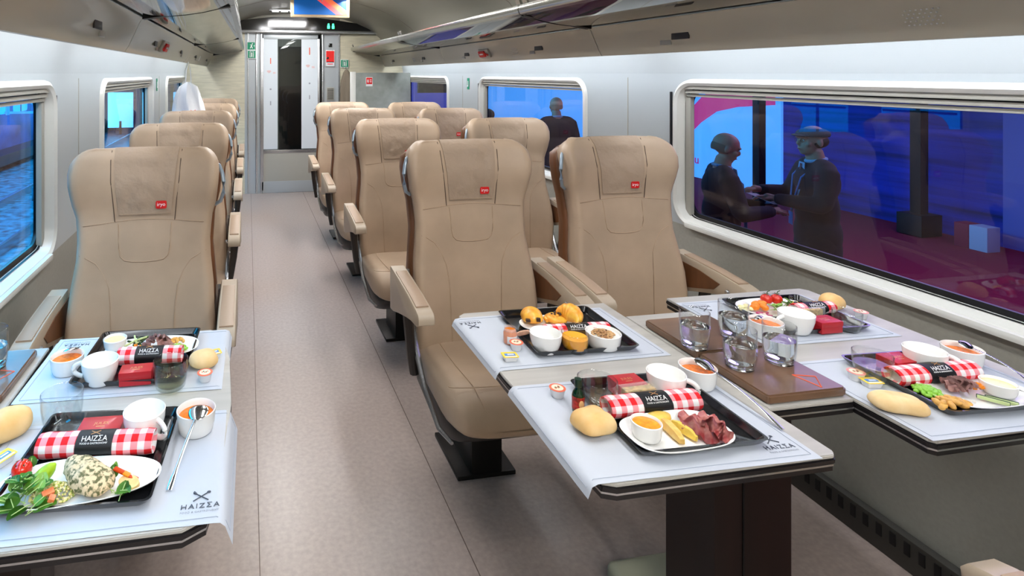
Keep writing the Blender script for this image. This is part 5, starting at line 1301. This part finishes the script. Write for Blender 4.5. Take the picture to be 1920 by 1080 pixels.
tag(b.build('backlit_booth_wall', loc=(6.2, 12.0, .95)), 'bright blue backlit exhibition wall with a pink ribbon behind the people', 'booth wall')
b = MB(); b.box((0, 0, 0), (3.2, .1, 3.4), booth_m); ribbon(b, [(-1.5, -1.1), (-1.0, -.85), (-.6, -.6), (-.2, -.25), (.2, .0), (.7, .12), (1.5, .2)], .26, pink_m); b.text('iryo.eu', .26, mat('booth_letters', (226, 60, 120), .5, emis=((226, 50, 110), .5)), T(-.62, -.06, -1.30, PI/2), .004)
tag(b.build('backlit_booth_wall', loc=(9.3, 10.3, .95), rz=-PI/2), 'light blue backlit wall with a pink swirl seen at the left of the big window', 'booth wall')
b = MB(); b.box((9.35, 7.2, .95), (.1, 3.0, 3.4), hall_dark); b.box((9.35, 2.7, .95), (.1, 6.0, 3.4), hall_purple); struct(b.build('wall_hall'))
for k, (x, y, w_, lb) in enumerate(((8.3, 8.2, .13, 'thin black post outside between the two men and the blue wall'), (8.9, 6.33, .13, 'thick black post with a wide foot outside the big window'))):
    r = empty('black_post', (x, y, GZ)); tag(r, lb, 'post'); b = MB(); b.box((0, 0, 1.6), (w_, w_, 3.2), blackmat, .01); b.build('shaft', r)
    b = MB(); b.box((0, 0, .15 if k else .03), (.34 if k else .4, .3, .28 if k else .06), blackmat, .01); b.build('foot', r)
r = empty('storage_crate', (8.9, 5.72, GZ)); tag(r, 'small red and white crate on the carpet beside the thick black post', 'crate'); b = MB(); b.box((0, .08, .15), (.2, .15, .3), mat('crate_red', (170, 30, 60), .6), .01); b.build('red_half', r); b = MB(); b.box((0, -.09, .15), (.2, .18, .3), mat('crate_white', (190, 196, 216), .6), .01); b.build('white_half', r)
b = MB(); b.box((0, 0, 0), (.9, .06, .7), black, .01); b.text('0', .3, orange_print, T(0, -.035, -.05, PI/2), .003); tag(b.build('departure_board', loc=(3.72, 10.9, 1.42)), 'black hanging board with an orange digit outside the middle right window', 'board')
b = MB(); b.box((6.0, 4.5, 3.4), (8, 17, .1), blackmat); b.box((6, -4, 1), (8, .1, 5), hall_dark); struct(b.build('roof_hall'))
# left side: tracks under blue floodlight
blue_lamp = mat('blue_backlight', (60, 190, 255), .5, emis=((10, 160, 255), 2.6))
pale_lamp = mat('pale_blue_backlight', (180, 235, 255), .5, emis=((110, 215, 255), 4.5))
wet = mat('track_bed', (60, 120, 140), .25, var=(6, .5), bump=(14, .6, .03))
b = MB(); b.box((-5.5, 13, -1.35), (9.4, 42, .1), wet); struct(b.build('ground_tracks'))
for x in (-2.2, -3.7, -5.0):
    b = MB(); b.box((0, 0, 0), (.07, 42, .16), silver, .01); tag(b.build('rail', loc=(x, 13, -1.22)), {-2.2: 'steel rail nearest the left windows', -3.7: 'steel rail in the middle of the tracks outside on the left', -5.0: 'steel rail farthest from the left windows'}[x], 'rail', 'rails outside the left windows')
r = empty('opposite_train', (-7.4, 13, -1.3)); tag(r, 'blue lit train side across the tracks outside the left windows', 'train')
b = MB(); b.box((0, 0, 1.75), (.2, 40, 2.9), mat('train_side_blue', (30, 90, 170), .4, var=(1.5, .3)), .04); b.build('body', r)
b = MB(); b.box((.3, 0, .32), (.8, 40, .3), gasket, .02); b.build('skirt', r)
for k in range(22):
    b = MB(); b.prism(rr(1.15, .85, .1, 4), 0, .02, pale_lamp if k % 3 == 1 else blue_lamp, Matrix(((0, 0, 1, .10), (1, 0, 0, -19+k*1.75), (0, 1, 0, 1.95), (0, 0, 0, 1)))); b.box((.125, -19+k*1.75, 1.95), (.02, .05, .85), gasket); b.box((.125, -19+k*1.75, 2.1), (.02, 1.1, .04), gasket)
    b.build('lit_window', r)
b = MB(); b.box((-5.0, 33, .8), (10, .1, 5), mat('far_wall_blue', (20, 60, 130), .6, var=(1, .3))); struct(b.build('wall_track_end'))
for k, (x, lb) in enumerate(((-5.7, 'glowing pale blue panel far outside, left one seen through the second left window'), (-4.2, 'glowing pale blue panel far outside, right one seen through the second left window'), (-2.85, 'glowing pale blue panel far outside, seen through the farthest left window'), (-8.3, 'glowing blue panel far outside the nearest left window'))):
    b = MB(); b.box((0, 0, 0), (1.1, .08, 1.6), pale_lamp, .03); b.box((0, 0, -.8), (.1, .1, .6), blackmat); b.box((-.6, -.02, .2), (.12, .1, 2.4), gasket); tag(b.build('light_panel', loc=(x, 27.5, -.2)), lb, 'light panel')
r = empty('platform_gantry', (-4.35, 13.6, -1.3), 1.57); tag(r, 'blue lit lattice gantry outside the nearest left window', 'gantry')
b = MB(); bl = mat('gantry_blue', (190, 230, 255), .4)
b.box((0, 0, 1.6), (.06, .06, 3.2), bl)
for dy in (-.8, .8): b.box((0, dy, 2.4), (.06, .06, 1.1), bl)
for zz in (1.9, 2.4, 2.9): b.box((0, 0, zz), (.06, 1.7, .05), bl)
for dy in (-.4, .4): b.tube([(0, dy-.4, 1.9), (0, dy+.4, 2.4)], .02, bl, 6); b.tube([(0, dy-.4, 2.9), (0, dy+.4, 2.4)], .02, bl, 6)
b.build('lattice', r)
b = MB(); b.box((0, 0, .15), (.4, .5, .3), wet, .02); b.build('base', r)
bpy.context.view_layer.update()
